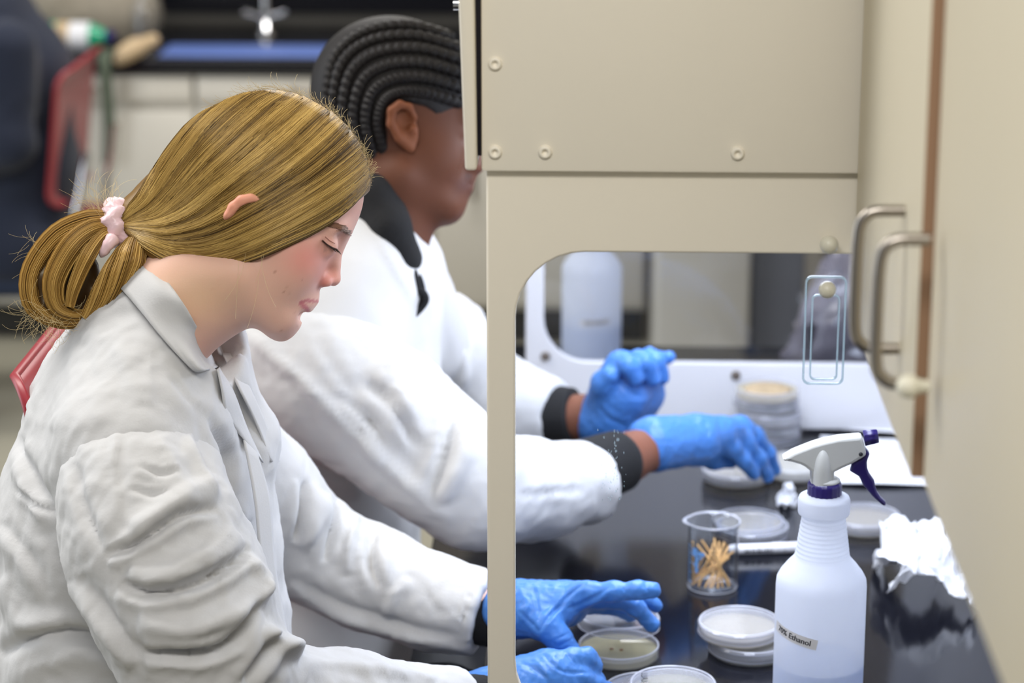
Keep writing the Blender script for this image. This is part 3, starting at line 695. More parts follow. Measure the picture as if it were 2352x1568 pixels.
# ------------------------------------------------------------------ implicit-surface modelling for people and cloth
class Field:
    def __init__(s, lo, hi, h):
        s.lo = np.array(lo, np.float32); s.h = h; s.n = np.ceil((np.array(hi)-s.lo)/h).astype(int)+1
        s.F = np.full(s.n, .06, np.float32)
        s.ax = [s.lo[i]+h*np.arange(s.n[i], dtype=np.float32) for i in range(3)]
    def win(s, lo, hi):
        a = np.clip(np.floor((np.array(lo)-s.lo)/s.h).astype(int), 0, s.n); b = np.clip(np.ceil((np.array(hi)-s.lo)/s.h).astype(int)+1, 0, s.n)
        sl = tuple(slice(a[i], b[i]) for i in range(3))
        X, Y, Z = s.ax[0][sl[0]][:, None, None], s.ax[1][sl[1]][None, :, None], s.ax[2][sl[2]][None, None, :]
        return sl, X, Y, Z
    def blend(s, sl, d, k, op):
        f = s.F[sl]
        if f.size == 0: return
        if op == 'add':
            h = np.clip(.5+.5*(f-d)/k, 0, 1); s.F[sl] = f*(1-h)+d*h-k*h*(1-h)
        else:
            d = -d; h = np.clip(.5-.5*(f-d)/k, 0, 1); s.F[sl] = f*(1-h)+d*h+k*h*(1-h)
    def cone(s, a, b, r1, r2, k=.01, flat=None, op='add'):
        a, b = np.asarray(a, np.float32), np.asarray(b, np.float32); m = k+.012; sc = max(1, flat[1]) if flat is not None else 1
        r = max(r1, r2)*sc+m
        sl, X, Y, Z = s.win(np.minimum(a, b)-r, np.maximum(a, b)+r)
        ba = b-a; bb = float(ba@ba)+1e-12; px, py, pz = X-a[0], Y-a[1], Z-a[2]
        t = np.clip((px*ba[0]+py*ba[1]+pz*ba[2])/bb, 0, 1)
        qx, qy, qz = px-t*ba[0], py-t*ba[1], pz-t*ba[2]; d2 = qx*qx+qy*qy+qz*qz
        if flat is not None:
            n, f = flat; qn = qx*n[0]+qy*n[1]+qz*n[2]; d2 = np.maximum(d2-qn*qn+(qn/f)**2, 0)
        s.blend(sl, np.sqrt(d2)-(r1+(r2-r1)*t), k, op)
    def chain(s, P, R, k=.01, flat=None, op='add'):
        for i in range(len(P)-1): s.cone(P[i], P[i+1], R[i], R[i+1], k, flat, op)
    def ell(s, c, r, ax=None, k=.01, op='add'):
        c = np.asarray(c, np.float32); A = np.eye(3) if ax is None else np.asarray(ax); m = max(r)+k+.012
        sl, X, Y, Z = s.win(c-m, c+m); p = (X-c[0], Y-c[1], Z-c[2]); k0 = 0; k1 = 0
        for i in range(3):
            u = p[0]*A[i][0]+p[1]*A[i][1]+p[2]*A[i][2]; k0 = k0+(u/r[i])**2; k1 = k1+(u/r[i]**2)**2
        k0 = np.sqrt(k0); k1 = np.sqrt(k1)+1e-9
        s.blend(sl, k0*(k0-1)/k1, k, op)
    def plane(s, p, n, k=.002):
        """cut away the side the normal points to"""
        p, n = np.asarray(p, np.float32), np.asarray(n, np.float32); n = n/np.linalg.norm(n)
        d = (s.ax[0][:, None, None]-p[0])*n[0]+(s.ax[1][None, :, None]-p[1])*n[1]+(s.ax[2][None, None, :]-p[2])*n[2]
        h = np.clip(.5-.5*(s.F-d)/k, 0, 1); s.F = (s.F*(1-h)+d*h+k*h*(1-h)).astype(np.float32)
    def sample(s, P):
        g = (np.asarray(P)-s.lo)/s.h; g = np.clip(g, 0, s.n-1.001); i = g.astype(int); f = g-i; out = 0
        for dx in (0, 1):
            for dy in (0, 1):
                for dz in (0, 1):
                    w = (f[..., 0] if dx else 1-f[..., 0])*(f[..., 1] if dy else 1-f[..., 1])*(f[..., 2] if dz else 1-f[..., 2])
                    out = out+w*s.F[i[..., 0]+dx, i[..., 1]+dy, i[..., 2]+dz]
        return out
    def nets(s, smooth=2):
        F = s.F; ins = F < 0; nx, ny, nz = F.shape
        c = np.zeros((nx-1, ny-1, nz-1), np.uint8)
        for dx in (0, 1):
            for dy in (0, 1):
                for dz in (0, 1): c += ins[dx:nx-1+dx, dy:ny-1+dy, dz:nz-1+dz]
        act = (c > 0) & (c < 8); I = np.argwhere(act); idx = np.full(act.shape, -1, np.int32); idx[act] = np.arange(len(I))
        S = np.zeros((len(I), 3), np.float32); C = np.zeros(len(I), np.float32)
        cor = [(0, 0, 0), (1, 0, 0), (0, 1, 0), (1, 1, 0), (0, 0, 1), (1, 0, 1), (0, 1, 1), (1, 1, 1)]
        val = [F[I[:, 0]+a, I[:, 1]+b, I[:, 2]+d] for a, b, d in cor]
        for a in range(8):
            for b in range(a+1, 8):
                if sum(abs(cor[a][i]-cor[b][i]) for i in range(3)) != 1: continue
                x = (val[a] < 0) != (val[b] < 0); t = np.where(x, val[a]/(val[a]-val[b]+1e-12), 0)
                for i in range(3): S[:, i] += np.where(x, cor[a][i]+t*(cor[b][i]-cor[a][i]), 0)
                C += x
        V = s.lo+s.h*(I+S/C[:, None]); Q = []
        for ax in range(3):
            o = [i for i in range(3) if i != ax]
            a = [slice(None)]*3; b = [slice(None)]*3; a[ax] = slice(0, -1); b[ax] = slice(1, None)
            e = np.argwhere(ins[tuple(a)] != ins[tuple(b)])
            e = e[(e[:, o[0]] > 0) & (e[:, o[1]] > 0) & (e[:, o[0]] < F.shape[o[0]]-1) & (e[:, o[1]] < F.shape[o[1]]-1)]
            if len(e) == 0: continue
            q = []
            for du, dv in ((1, 1), (0, 1), (0, 0), (1, 0)):
                w = e.copy(); w[:, o[0]] -= du; w[:, o[1]] -= dv; q.append(idx[w[:, 0], w[:, 1], w[:, 2]])
            q = np.stack(q, 1); fl = ins[e[:, 0], e[:, 1], e[:, 2]]
            if ax == 1: fl = ~fl
            q[~fl] = q[~fl][:, ::-1]; Q.append(q)
        Q = np.vstack(Q); Q = Q[(Q >= 0).all(1)]
        for _ in range(smooth): V = lap(V, Q, .5)
        return V.astype(float), Q
def lap(V, Q, f):
    n = len(V); A = np.zeros((n, 3)); C = np.zeros(n)
    for i in range(4):
        a, b = Q[:, i], Q[:, (i+1) % 4]
        for u, v in ((a, b), (b, a)):
            C += np.bincount(u, minlength=n)
            for k in range(3): A[:, k] += np.bincount(u, V[v, k], minlength=n)
    return V+f*(A/np.maximum(C, 1)[:, None]-V)
def vnorm(V, Q):
    n = np.cross(V[Q[:, 2]]-V[Q[:, 0]], V[Q[:, 3]]-V[Q[:, 1]]); N = np.zeros_like(V)
    for i in range(4):
        for k in range(3): N[:, k] += np.bincount(Q[:, i], n[:, k], minlength=len(V))
    return N/(np.linalg.norm(N, axis=1)[:, None]+1e-12)
def pld(px, py, L):
    """distance, side and run of points against a polyline"""
    L = np.asarray(L, float); best = np.full(px.shape, 1e9); side = np.zeros(px.shape); run = np.zeros(px.shape)
    seg = np.linalg.norm(np.diff(L, axis=0), axis=1); cum = np.concatenate([[0], np.cumsum(seg)]); tot = cum[-1]
    for i in range(len(L)-1):
        a, b = L[i], L[i+1]; d = b-a; t = np.clip(((px-a[0])*d[0]+(py-a[1])*d[1])/(d@d), 0, 1)
        qx, qy = px-a[0]-t*d[0], py-a[1]-t*d[1]; r = np.hypot(qx, qy); m = r < best
        best = np.where(m, r, best); side = np.where(m, np.sign(d[0]*qy-d[1]*qx), side); run = np.where(m, (cum[i]+t*seg[i])/tot, run)
    return best, side, run
def folds(V, Q, L, sm=10):
    """press folds into the surface: each (points, width px, height mm, kind); kind 'r' ridge, 'v' valley, 's' step"""
    N = vnorm(V, Q); px, py = proj(V); vis = np.clip(((CAMP-V)*N).sum(1)/np.linalg.norm(CAMP-V, axis=1)*3+.4, 0, 1); D = np.zeros(len(V))
    for f in L:
        P, w, h, kind = f[:4]; Pp = smoothpath([(a, b, 0) for a, b in P], 6*len(P))[:, :2]
        lo, hi = Pp.min(0)-4*w, Pp.max(0)+4*w
        m = (px > lo[0]) & (px < hi[0]) & (py > lo[1]) & (py < hi[1])
        if len(f) > 4: m &= (V[:, 1] > f[4][0]) & (V[:, 1] < f[4][1])
        i = np.nonzero(m)[0]
        if len(i) == 0: continue
        d, sd, t = pld(px[i], py[i], Pp); e = np.sin(np.pi*np.clip(t, 0, 1))**.45; g = np.exp(-(d/w)**2)
        if kind == 'r': y = g
        elif kind == 'v': y = -np.exp(-(d/(w*.6))**2)+.45*np.exp(-((d-w*1.3)/w)**2)
        else: y = np.tanh(sd*d/(w*.7))*np.exp(-(d/(w*1.7))**2)
        D[i] += y*h*.001*e
    return lap(V+N*(D*vis)[:, None], Q, .4)
def rumple(V, Q, amp, sc, seed, n=14, aniso=None):
    rng = np.random.default_rng(seed); N = vnorm(V, Q); P = V.copy(); W = np.zeros((len(V), 3))
    for _ in range(5): k = rng.normal(0, 1, 3)*sc*.35; W += np.sin(V@k+rng.uniform(0, 6))[:, None]*rng.normal(0, 1, 3)
    P = V+W*.35/sc; D = np.zeros(len(V))
    for _ in range(n):
        k = rng.normal(0, 1, 3)
        if aniso is not None: k = k*aniso
        k = k/np.linalg.norm(k)*sc*rng.uniform(.6, 1.6); u = np.sin(P@k+rng.uniform(0, 6)); D += (1-np.abs(u))**2*rng.choice((-1, 1))
    D -= D.mean()
    return V+N*(D*amp/np.sqrt(n)*1.6)[:, None]
def colattr(o, C):
    a = o.data.color_attributes.new('col', 'FLOAT_COLOR', 'POINT'); C = np.asarray(C, np.float32)
    if C.shape[1] == 3: C = np.hstack([C, np.ones((len(C), 1), np.float32)])
    a.data.foreach_set('color', C.ravel())
def strands(name, P, R, C, m, parent):
    """P (n,k,3) hair strands as thin three-sided tubes joined to one hair part"""
    n, k, _ = P.shape; T = np.gradient(P, axis=1); T /= np.linalg.norm(T, axis=2, keepdims=True)+1e-12
    u = np.cross(T, np.broadcast_to(FW, T.shape)); u /= np.linalg.norm(u, axis=2, keepdims=True)+1e-12; w = np.cross(T, u)
    R = np.broadcast_to(R, (n, k)); V = np.empty((n, k, 3, 3))
    for j in range(3): a = 2*math.pi*j/3; V[:, :, j] = P+R[..., None]*(u*math.cos(a)+w*math.sin(a))
    base = (np.arange(n)[:, None]*k+np.arange(k-1)[None])*3; Q = []
    for j in range(3): jj = (j+1) % 3; Q.append(np.stack([base+j, base+jj, base+3+jj, base+3+j], -1).reshape(-1, 4))
    V = V.reshape(-1, 3); c = (V.min(0)+V.max(0))/2; me = mesh(name, V-c, np.vstack(Q)); o = place(name, me, m, parent, c)
    colattr(o, np.repeat(np.repeat(C[:, None], k, 1), 3, 1).reshape(-1, 3) if C.ndim == 2 else np.repeat(C, 3, 1).reshape(-1, 3))
    props(o, kind='stuff')
    return o
def poly2(px, py, P):
    """signed distance (px) to a polygon, negative inside"""
    P = np.asarray(P, float); d = np.full(px.shape, 1e18); ins = np.zeros(px.shape, bool)
    for i in range(len(P)):
        a, b = P[i], P[(i+1) % len(P)]; e = b-a; t = np.clip(((px-a[0])*e[0]+(py-a[1])*e[1])/(e@e), 0, 1)
        d = np.minimum(d, (px-a[0]-t*e[0])**2+(py-a[1]-t*e[1])**2)
        ins ^= ((a[1] > py) != (b[1] > py)) & (px < (b[0]-a[0])*(py-a[1])/(b[1]-a[1]+1e-12)+a[0])
    d = np.sqrt(d); return np.where(ins, -d, d)
class Sight:
    """work plane through a body part: pixel + offset towards the viewer -> world point"""
    def __init__(s, px, py, Y): s.z0 = float((at(px, py, Y)-CAMP)@FW); s.s = s.z0/FPX
    def __call__(s, px, py, w=0.): return CAMP+ray(px, py)*(s.z0-w)
    def many(s, px, py, w): return CAMP+(FW+RT*((px-1176)/FPX)[..., None]+UP*((784-py)/FPX)[..., None])*(s.z0-w)[..., None]
HA = np.array([RT, UP, -FW])
def tilt(ax2):
    """axes whose first lies along a pixel direction"""
    v = np.array(ax2, float); v /= np.linalg.norm(v); a = RT*v[0]-UP*v[1]; b = RT*v[1]+UP*v[0]
    return np.array([a, b, -FW])

mat('skin_fair', (1, 1, 1, 1), .48, attr='col', sss=.18, spec=.35, bump=.04, bscale=700)
mat('skin_deep', (1, 1, 1, 1), .58, attr='col', sss=.06, spec=.22, bump=.04, bscale=700)
mat('coat_cloth', srgb(198, 198, 199), .85, noise=.02, nscale=40, bump=.10, bscale=420, sheen=.05)
mat('glove_nitrile', srgb(66, 122, 196), .42, noise=.06, nscale=60, bump=.35, bscale=90, spec=.45)
mat('hair_blond', (1, 1, 1, 1), .36, attr='col', spec=.5); MATS['hair_blond'].node_tree.nodes['Principled BSDF'].inputs['Specular Tint'].default_value = (1, .90, .70, 1)
mat('hair_black', srgb(22, 18, 18), .6, spec=.35)
mat('hair_brown', srgb(96, 66, 50), .6)
mat('black_knit', srgb(12, 12, 15), .9, noise=.2, nscale=120, bump=.4, bscale=300)
mat('dark_trousers', srgb(22, 24, 30), .9)
mat('pink_satin', srgb(240, 206, 212), .32, spec=.5, sheen=.2)
mat('lid_shade', srgb(176, 122, 108), .6)
mat('eye_white', srgb(225, 222, 222), .2)
mat('eye_iris', srgb(60, 66, 78), .15)
# ------------------------------------------------------------------ the young woman in front
GY = 2.35
H = Sight(600, 480, GY)
girl = thing('person', (at(300, 1200, GY)[0], GY, 0), 'person with blond hair in a bun, white lab coat and blue gloves, nearest', 'person', None)
FAX = tilt((.87, .49))
f = Field(H(365, 800, 0)-.16+np.array([0, .03, 0]), H(860, 200, 0)+.14, .0026)
f.lo; 
f.ell(H(632, 412), (.0895, .0770, .0700), FAX, .004)
f.ell(H(668, 545), (.044, .062, .058), FAX, .02)                      # mid face
f.cone(H(552, 632, .040), H(640, 722, .014), .024, .020, .02); f.cone(H(552, 632, -.040), H(640, 722, -.014), .024, .020, .02)
f.ell(H(646, 733), (.0140, .0145, .021), None, .012)                   # chin
f.ell(H(648, 655), (.030, .036, .038), FAX, .022)
for s in (1, -1):
    f.ell(H(668, 606, s*.032), (.026, .030, .025), FAX, .020)          # cheeks
    f.ell(H(770, 525, s*.022), (.012, .010, .020), FAX, .014)          # brow
f.ell(H(684, 686), (.0165, .020, .027), FAX, .010)                     # mouth mound
f.ell(H(708, 678), (.0080, .009, .014), FAX, .008)
for s in (1, -1): f.ell(H(781, 566, s*.030), (.0085, .0100, .013), None, .009, 'sub')
for s in (1, -1): f.ell(H(749, 563, s*.0305), (.0122, .0122, .0122), None, .005)
f.cone(H(771, 556), H(766, 605), .0058, .0060, .012); f.cone(H(766, 605), H(766, 640), .0060, .0076, .006)
for s in (1, -1):
    f.ell(H(747, 645, s*.0105), (.0075, .0060, .0058), FAX, .006)
    f.ell(H(757, 660, s*.0052), (.0042, .0030, .0026), FAX, .0025, 'sub')
# lips
f.chain([H(691, 693, .021), H(708, 692, .013), H(718, 689, .004), H(718, 689, -.004), H(708, 692, -.013), H(691, 693, -.021)], [.0022, .0040, .0045, .0045, .0040, .0022], .004)
f.chain([H(688, 697, .019), H(699, 705, .010), H(702, 706.5, 0), H(699, 705, -.010), H(688, 697, -.019)], [.0022, .0046, .0050, .0046, .0022], .004)
f.chain([H(690, 695, .024), H(706, 697, .014), H(716, 697.5, 0), H(706, 697, -.014), H(690, 695, -.024)], [.0006, .0009, .0010, .0009, .0006], .0016, None, 'sub')
f.ell(H(693, 724, 0), (.0058, .0040, .020), tilt((.95, .1)), .008, 'sub')         # hollow above the chin
# neck
f.chain([H(520, 590), H(478, 640), H(405, 708), H(385, 760)], [.046, .049, .049, .040], .028, (HA[2], 1.0))
V, Q = f.nets(2)
px, py = proj(V); wv = H.z0-(V-CAMP)@FW
base = np.array(srgb(222, 178, 160)[:3]); C = np.tile(base, (len(V), 1))
def tint(c, x, y, rx, ry, a, pw=2.):
    g = a*np.exp(-(((px-x)/rx)**2+((py-y)/ry)**2)**(pw/2)); C[:] = C*(1-g[:, None])+np.array(srgb(*c)[:3])*g[:, None]
tint((212, 122, 116), 705, 592, 62, 52, .6); tint((210, 128, 118), 762, 640, 30, 28, .55); tint((222, 160, 148), 800, 480, 60, 60, .4)
tint((226, 190, 150), 440, 680, 120, 70, .6); tint((196, 92, 92), 742, 650, 12, 14, .5)
for L_, w_, c_ in (([(692, 693), (708, 690), (722, 692), (728, 692)], 4.5, (186, 98, 108)), ([(692, 698), (702, 706), (706, 712)], 7, (194, 104, 114))):
    d, _, _ = pld(px, py, L_); g = np.clip(1-(d/w_)**4, 0, 1)*.8; C = C*(1-g[:, None])+np.array(srgb(*c_)[:3])*g[:, None]
for x, y in ((489, 663), (631, 624), (694, 642), (651, 671), (664, 673), (676, 716), (645, 759), (656, 660)): tint((150, 90, 70), x, y, 2.0, 2.0, .5)
d, _, _ = pld(px, py, [(741, 551), (748, 566), (747, 576)]); g = np.clip(1-(d/6)**2, 0, 1)*.35*(wv > .015); C = C*(1-g[:, None])+np.array(srgb(120, 86, 84)[:3])*g[:, None]
# coarse body under the clothes, in the same mesh
def P(px, py, Y): return at(px, py, Y)
fb_ = Field((-.75, 2.0, .35), (-.0, 2.75, 1.25), .008)
fb_.chain([P(380, 800, GY), P(310, 1000, 2.36), P(300, 1300, 2.36), P(320, 1560, 2.36)], [.035, .07, .085, .09], .04, (YA, 1.25))
fb_.chain([P(330, 1110, 2.21), P(430, 1470, 2.16), P(560, 1590, 2.18), P(1090, 1612, 2.37)], [.04, .034, .030, .024], .02)
fb_.chain([P(480, 1010, 2.52), P(720, 1270, 2.57), P(1110, 1400, 2.53)], [.034, .030, .024], .02)
V2, Q2 = fb_.nets(1)
bo = obj('body', np.vstack([V, V2]), np.vstack([Q, Q2+len(V)]), 'skin_fair', girl)
colattr(bo, np.vstack([C, np.tile(base, (len(V2), 1))])); headF = f
# ear
ef = Field(H(500, 560, .03), H(640, 430, .105)+.0, .0015) if False else None
lo = np.minimum(H(505, 570, .05), H(640, 430, .10))-.02; hi = np.maximum(H(505, 570, .05), H(640, 430, .10))+.02
e = Field(lo, hi, .0016); EW = .070
e.chain([H(520, 512, EW+.004), H(526, 494, EW+.009), H(536, 475, EW+.011), H(555, 460, EW+.012), H(576, 455, EW+.011), H(594, 459, EW+.008), H(606, 466, EW+.002)], [.0040, .0044, .0046, .0048, .0046, .0040, .0034], .004)
e.ell(H(562, 486, EW+.005), (.0150, .0125, .0040), tilt((.9, -.3)), .004); e.ell(H(570, 484, EW+.010), (.0105, .0070, .0045), tilt((.9, -.45)), .003, 'sub')
e.plane(H(560, 487, EW), RT*.45-UP*.89, .004)
V, Q = e.nets(2); o = obj('ear', V, Q, 'skin_fair', bo); colattr(o, np.tile(np.array(srgb(226, 158, 132)[:3]), (len(V), 1)))
# eye: slit of eyeball, lashes, brow
V, Fc = lathe_open([(.0118*math.sin(t), .0118*math.cos(t)) for t in np.linspace(.01, 3.13, 18)], 24)
rng = np.random.default_rng(1)
def lash(a, b, n, ln, dirv, droop, R=.00022, sd=1):
    out = []
    for i in range(n):
        t = (i+rng.uniform(0, .6))/n; p = np.array(a)*(1-t)+np.array(b)*t; L0 = ln*rng.uniform(.7, 1.1)*(.6+.6*math.sin(math.pi*min(1, t*1.1)))
        q = []
        for u in np.linspace(0, 1, 6): q.append(H(p[0]+dirv[0]*L0*u, p[1]+dirv[1]*L0*u+droop*u*u*L0+rng.normal(0, .2), p[2]+.004*u*sd))
        out.append(q)
    return np.array(out)
def surfw(px, py, F_, off=0., hi=.11, sgn=1):
    """offset towards the viewer at which the sight ray meets a surface"""
    px, py = np.asarray(px, float), np.asarray(py, float); w = np.full(px.shape, hi*1.0); hit = np.zeros(px.shape, bool)
    for _ in range(170):
        d = F_.sample(H.many(px, py, w*sgn))-off; hit |= d < .0007; w = np.where(hit, w, w-np.clip(d*.8, .0007, .02))
        w = np.maximum(w, -.05)
    return np.where(hit, w, np.nan), hit
lw = [(740, 552), (750, 561), (762, 568), (774, 573)]
ww, ok = surfw([p[0] for p in lw], [p[1] for p in lw], headF); ww = np.where(ok, ww, .022)
PS = []
for i in range(3): PS.append(lash((*lw[i], ww[i]), (*lw[i+1], ww[i+1]), 14, 17, (.75, .45), .25))
PS = np.concatenate(PS); strands('eyelashes', PS, np.linspace(.0005, .00015, 6)[None], np.tile(np.array(srgb(40, 30, 30)[:3]), (len(PS), 1)), 'hair_blond', bo)
tube('lid_crease', [H(x+7, y-9, w+.0002) for x, y, w in zip([p[0] for p in lw], [p[1] for p in lw], surfw([p[0]+7 for p in lw], [p[1]-9 for p in lw], headF)[0])][:3], .0004, 'lid_shade', bo, 6)
tube('eyelid_line', [H(x, y, w+.0006) for x, y, w in zip([p[0] for p in lw], [p[1] for p in lw], ww)], .0008, 'hair_brown', bo, 8)
bx = np.linspace(758, 806, 60); by = np.interp(bx, [758, 775, 790, 800, 806], [520, 519, 523, 530, 537]); out = []
for x, y in zip(np.repeat(bx, 5), np.repeat(by, 5)):
    x += rng.normal(0, 2); y += rng.normal(0, 2.6*min(1, (x-745)/40)); xs_ = x-np.linspace(0, 1, 5)*14; ys_ = y-np.linspace(0, 1, 5)*3+rng.normal(0, .6)
    w_, ok = surfw(xs_, ys_, headF); 
    if ok.all(): out.append([H(a, b, c+.0004) for a, b, c in zip(xs_, ys_, w_)])
out = np.array(out); strands('eyebrow', out, np.linspace(.00035, .00018, 5)[None], np.tile(np.array(srgb(120, 84, 66)[:3]), (len(out), 1)), 'hair_blond', bo)

# hair: a combed cap with strands over it, tied at the scrunchie
HP = [(880, 430), (846, 436), (800, 474), (770, 503), (720, 533), (650, 566), (590, 592), (530, 610), (470, 618), (420, 616), (370, 602), (335, 580), (300, 558), (270, 560), (250, 520), (270, 470), (310, 440), (330, 120), (900, 120)]
lo = H(560, 420)-.24; hi = H(560, 420)+.2
c = Field(np.maximum(lo, H(240, 640)-np.array([.02, .14, .02])), np.minimum(hi, H(880, 170)+np.array([.02, .16, .03])), .0028)
c.ell(H(635, 415), (.0930, .0850, .0790), FAX, .004)
c.cone(H(520, 455), H(292, 515), .062, .016, .035, (HA[2], 1.1)); c.cone(H(470, 350), H(300, 500), .024, .010, .03)
c.cone(H(600, 520, .02), H(400, 570, .01), .050, .030, .03); c.cone(H(600, 520, -.02), H(400, 570, -.01), .050, .030, .03)
G = np.stack(np.broadcast_arrays(c.ax[0][:, None, None], c.ax[1][None, :, None], c.ax[2][None, None, :]), -1)
gx, gy = proj(G.reshape(-1, 3)); pd = (poly2(gx, gy, HP)*H.s).reshape(c.F.shape).astype(np.float32); del G
c.F = np.maximum(c.F, pd-.002)
V, Q = c.nets(3)
cap = obj('hair', V, Q, 'hair_blond', girl); colattr(cap, np.tile(np.array(srgb(120, 90, 44)[:3]), (len(V), 1)))
GU = [[(846, 428), (772, 502), (652, 562), (530, 606), (430, 612), (345, 575), (292, 536)],
      [(850, 408), (775, 478), (650, 545), (530, 595), (430, 603), (345, 566), (292, 533)],
      [(850, 380), (765, 450), (640, 525), (520, 575), (420, 585), (340, 556), (290, 530)],
      [(838, 343), (745, 418), (620, 495), (500, 552), (410, 562), (335, 543), (288, 526)],
      [(806, 292), (715, 375), (595, 455), (480, 520), (395, 540), (330, 531), (286, 522)],
      [(755, 243), (660, 330), (550, 415), (450, 488), (380, 514), (325, 518), (285, 518)],
      [(690, 208), (600, 280), (500, 370), (415, 450), (362, 490), (318, 504), (284, 513)],
      [(625, 193), (535, 250), (450, 335), (388, 418), (345, 468), (312, 491), (283, 508)],
      [(560, 205), (485, 258), (415, 338), (364, 410), (332, 456), (306, 480), (283, 503)],
      [(500, 232), (440, 285), (385, 358), (345, 420), (322, 455), (302, 474), (283, 498)],
      [(462, 258), (418, 300), (372, 365), (337, 422), (317, 452), (299, 470), (282, 494)]]
NK = 32
for g in GU: g[0] = (g[0][0]+(g[0][0]-g[1][0])*.22, g[0][1]+(g[0][1]-g[1][1])*.22)
GS = np.array([smoothpath([(a, b, 0) for a, b in g], NK)[:, :2] for g in GU])
def comb(n, seed, sgn=1, lift=.0012):
    r = np.random.default_rng(seed); u = r.uniform(0, len(GU)-1.001, n); i = u.astype(int); fr = (u-i)[:, None, None]
    P2 = GS[i]*(1-fr)+GS[i+1]*fr
    cl = np.floor(u*7); ph = np.sin(cl*12.9898)*43758.5453; rnd_ = ph-np.floor(ph)
    t = np.linspace(0, 1, NK)[None]
    nrm = np.stack([-np.gradient(P2[..., 1], axis=1), np.gradient(P2[..., 0], axis=1)], -1); nrm /= np.linalg.norm(nrm, axis=-1, keepdims=True)+1e-9
    jit = (r.normal(0, 2.2, (n, 1))+r.normal(0, 3.5, (n, 1))*np.sin(t*math.pi*r.uniform(.6, 2.2, (n, 1)))+4*(rnd_[:, None]-.5)*np.sin(t*math.pi*2))*np.sin(np.pi*np.clip(t*.96+.02, 0, 1))
    P2 = P2+nrm*jit[..., None]
    ss = r.uniform(0, .35, n)*(r.uniform(0, 1, n) < .5)
    w, ok = surfw(P2[..., 0], P2[..., 1], c, 0., .11, sgn); bad = ~ok
    for k in range(1, NK): w[:, k] = np.where(np.isnan(w[:, k]), w[:, k-1], w[:, k])
    for k in range(NK-2, -1, -1): w[:, k] = np.where(np.isnan(w[:, k]), w[:, k+1], w[:, k])
    w = np.nan_to_num(w, nan=0.); first = np.argmax(ok, 1); j0 = np.maximum(first-1, 0); ar = np.arange(n); pa, pb = P2[ar, j0], P2[ar, first]; bf = np.ones(n)
    for fr_ in (.85, .7, .55, .4, .25, .1):
        q_ = pa*(1-fr_)+pb*fr_; w_, o_ = surfw(q_[:, 0], q_[:, 1], c, 0., .06, sgn); bf = np.where(o_ & (first > 0), fr_, bf); w[ar, j0] = np.where(o_ & (first > 0), w_, w[ar, j0])
    P2[ar, j0] = np.where((first > 0)[:, None], pa*(1-bf[:, None])+pb*bf[:, None], P2[ar, j0]); first = j0; kk_ = np.maximum(np.arange(NK)[None], first[:, None]); P2 = np.take_along_axis(P2, kk_[..., None].repeat(2, 2), 1); w = np.take_along_axis(w, kk_, 1)
    for _ in range(2): w[:, 1:-1] = (w[:, :-2]+2*w[:, 1:-1]+w[:, 2:])/4
    w = w+lift*(.2+r.uniform(0, 1, (n, 1)))+.0016*rnd_[:, None]*np.sin(np.pi*t)
    Pw = H.many(P2[..., 0], P2[..., 1], w*sgn); lf = lift*(.3+r.uniform(0, 1, (n, 1)))+.0014*rnd_[:, None]*np.sin(np.pi*t)
    for _ in range(3):
        d = c.sample(Pw); g = np.stack([c.sample(Pw+np.eye(3)[a_]*.003)-c.sample(Pw-np.eye(3)[a_]*.003) for a_ in range(3)], -1); g /= np.linalg.norm(g, axis=-1, keepdims=True)+1e-6
        Pw = Pw+g*np.clip(lf-d, 0, .01)[..., None]
    col = np.array([srgb(146, 112, 52)[:3], srgb(146, 110, 54)[:3], srgb(204, 170, 98)[:3], srgb(62, 42, 17)[:3]])
    a = np.clip(rnd_*.65+r.normal(.10, .24, n), 0, 1)[:, None]
    C = col[3]*(1-a)**2+2*a*(1-a)*col[0]+a*a*col[2]
    return Pw, C
Pw, C = comb(5200, 5); R_ = np.linspace(1, .8, NK)[None]*np.random.default_rng(3).uniform(.00030, .00052, (len(Pw), 1))
strands('hair_strands', Pw, R_, C, 'hair_blond', cap)
Pw, C = comb(1500, 8, -1); strands('hair_strands', Pw, .0006, C, 'hair_blond', cap)
# bun: looped tail
def lock(path, wpath, rad, n, seed, twist=0., dark=0., k=26, flatw=1.):
    """bundle of strands along a pixel path; rad in px (list) across the path"""
    r = np.random.default_rng(seed); Pc = smoothpath([(a, b, 0) for a, b in path], k)[:, :2]; wc = np.interp(np.linspace(0, 1, k), np.linspace(0, 1, len(wpath)), wpath); rr = np.interp(np.linspace(0, 1, k), np.linspace(0, 1, len(rad)), rad)
    T = np.gradient(Pc, axis=0); T /= np.linalg.norm(T, axis=1)[:, None]; N2 = np.stack([-T[:, 1], T[:, 0]], 1)
    a = r.uniform(0, 2*math.pi, n)[:, None]+twist*np.linspace(0, 1, k)[None]; q = np.sqrt(r.uniform(.35, 1, n))[:, None]
    offs = q*np.cos(a)*rr[None]+r.normal(0, 1.2, (n, 1)); wo = q*np.sin(a)*rr[None]*H.s*flatw
    P2 = Pc[None]+offs[..., None]*N2[None]; Pw = H.many(P2[..., 0], P2[..., 1], wc[None]+wo)
    b = np.clip(r.normal(.5, .22, n)+.18*np.sin(a[:, 0]*5), 0, 1)[:, None]
    C = np.array(srgb(84, 56, 20)[:3])*(1-b)**2+2*b*(1-b)*np.array(srgb(170, 126, 54)[:3])+b*b*np.array(srgb(216, 178, 104)[:3])
    return Pw, C*(1-dark)
BF = Field(H(170, 620)-.11, H(170, 620)+.11, .0035)
L1 = [(268, 520), (200, 530), (135, 570), (95, 640), (105, 700), (160, 725), (200, 722)]
L2 = [(318, 545), (290, 590), (255, 640), (225, 690), (195, 728)]
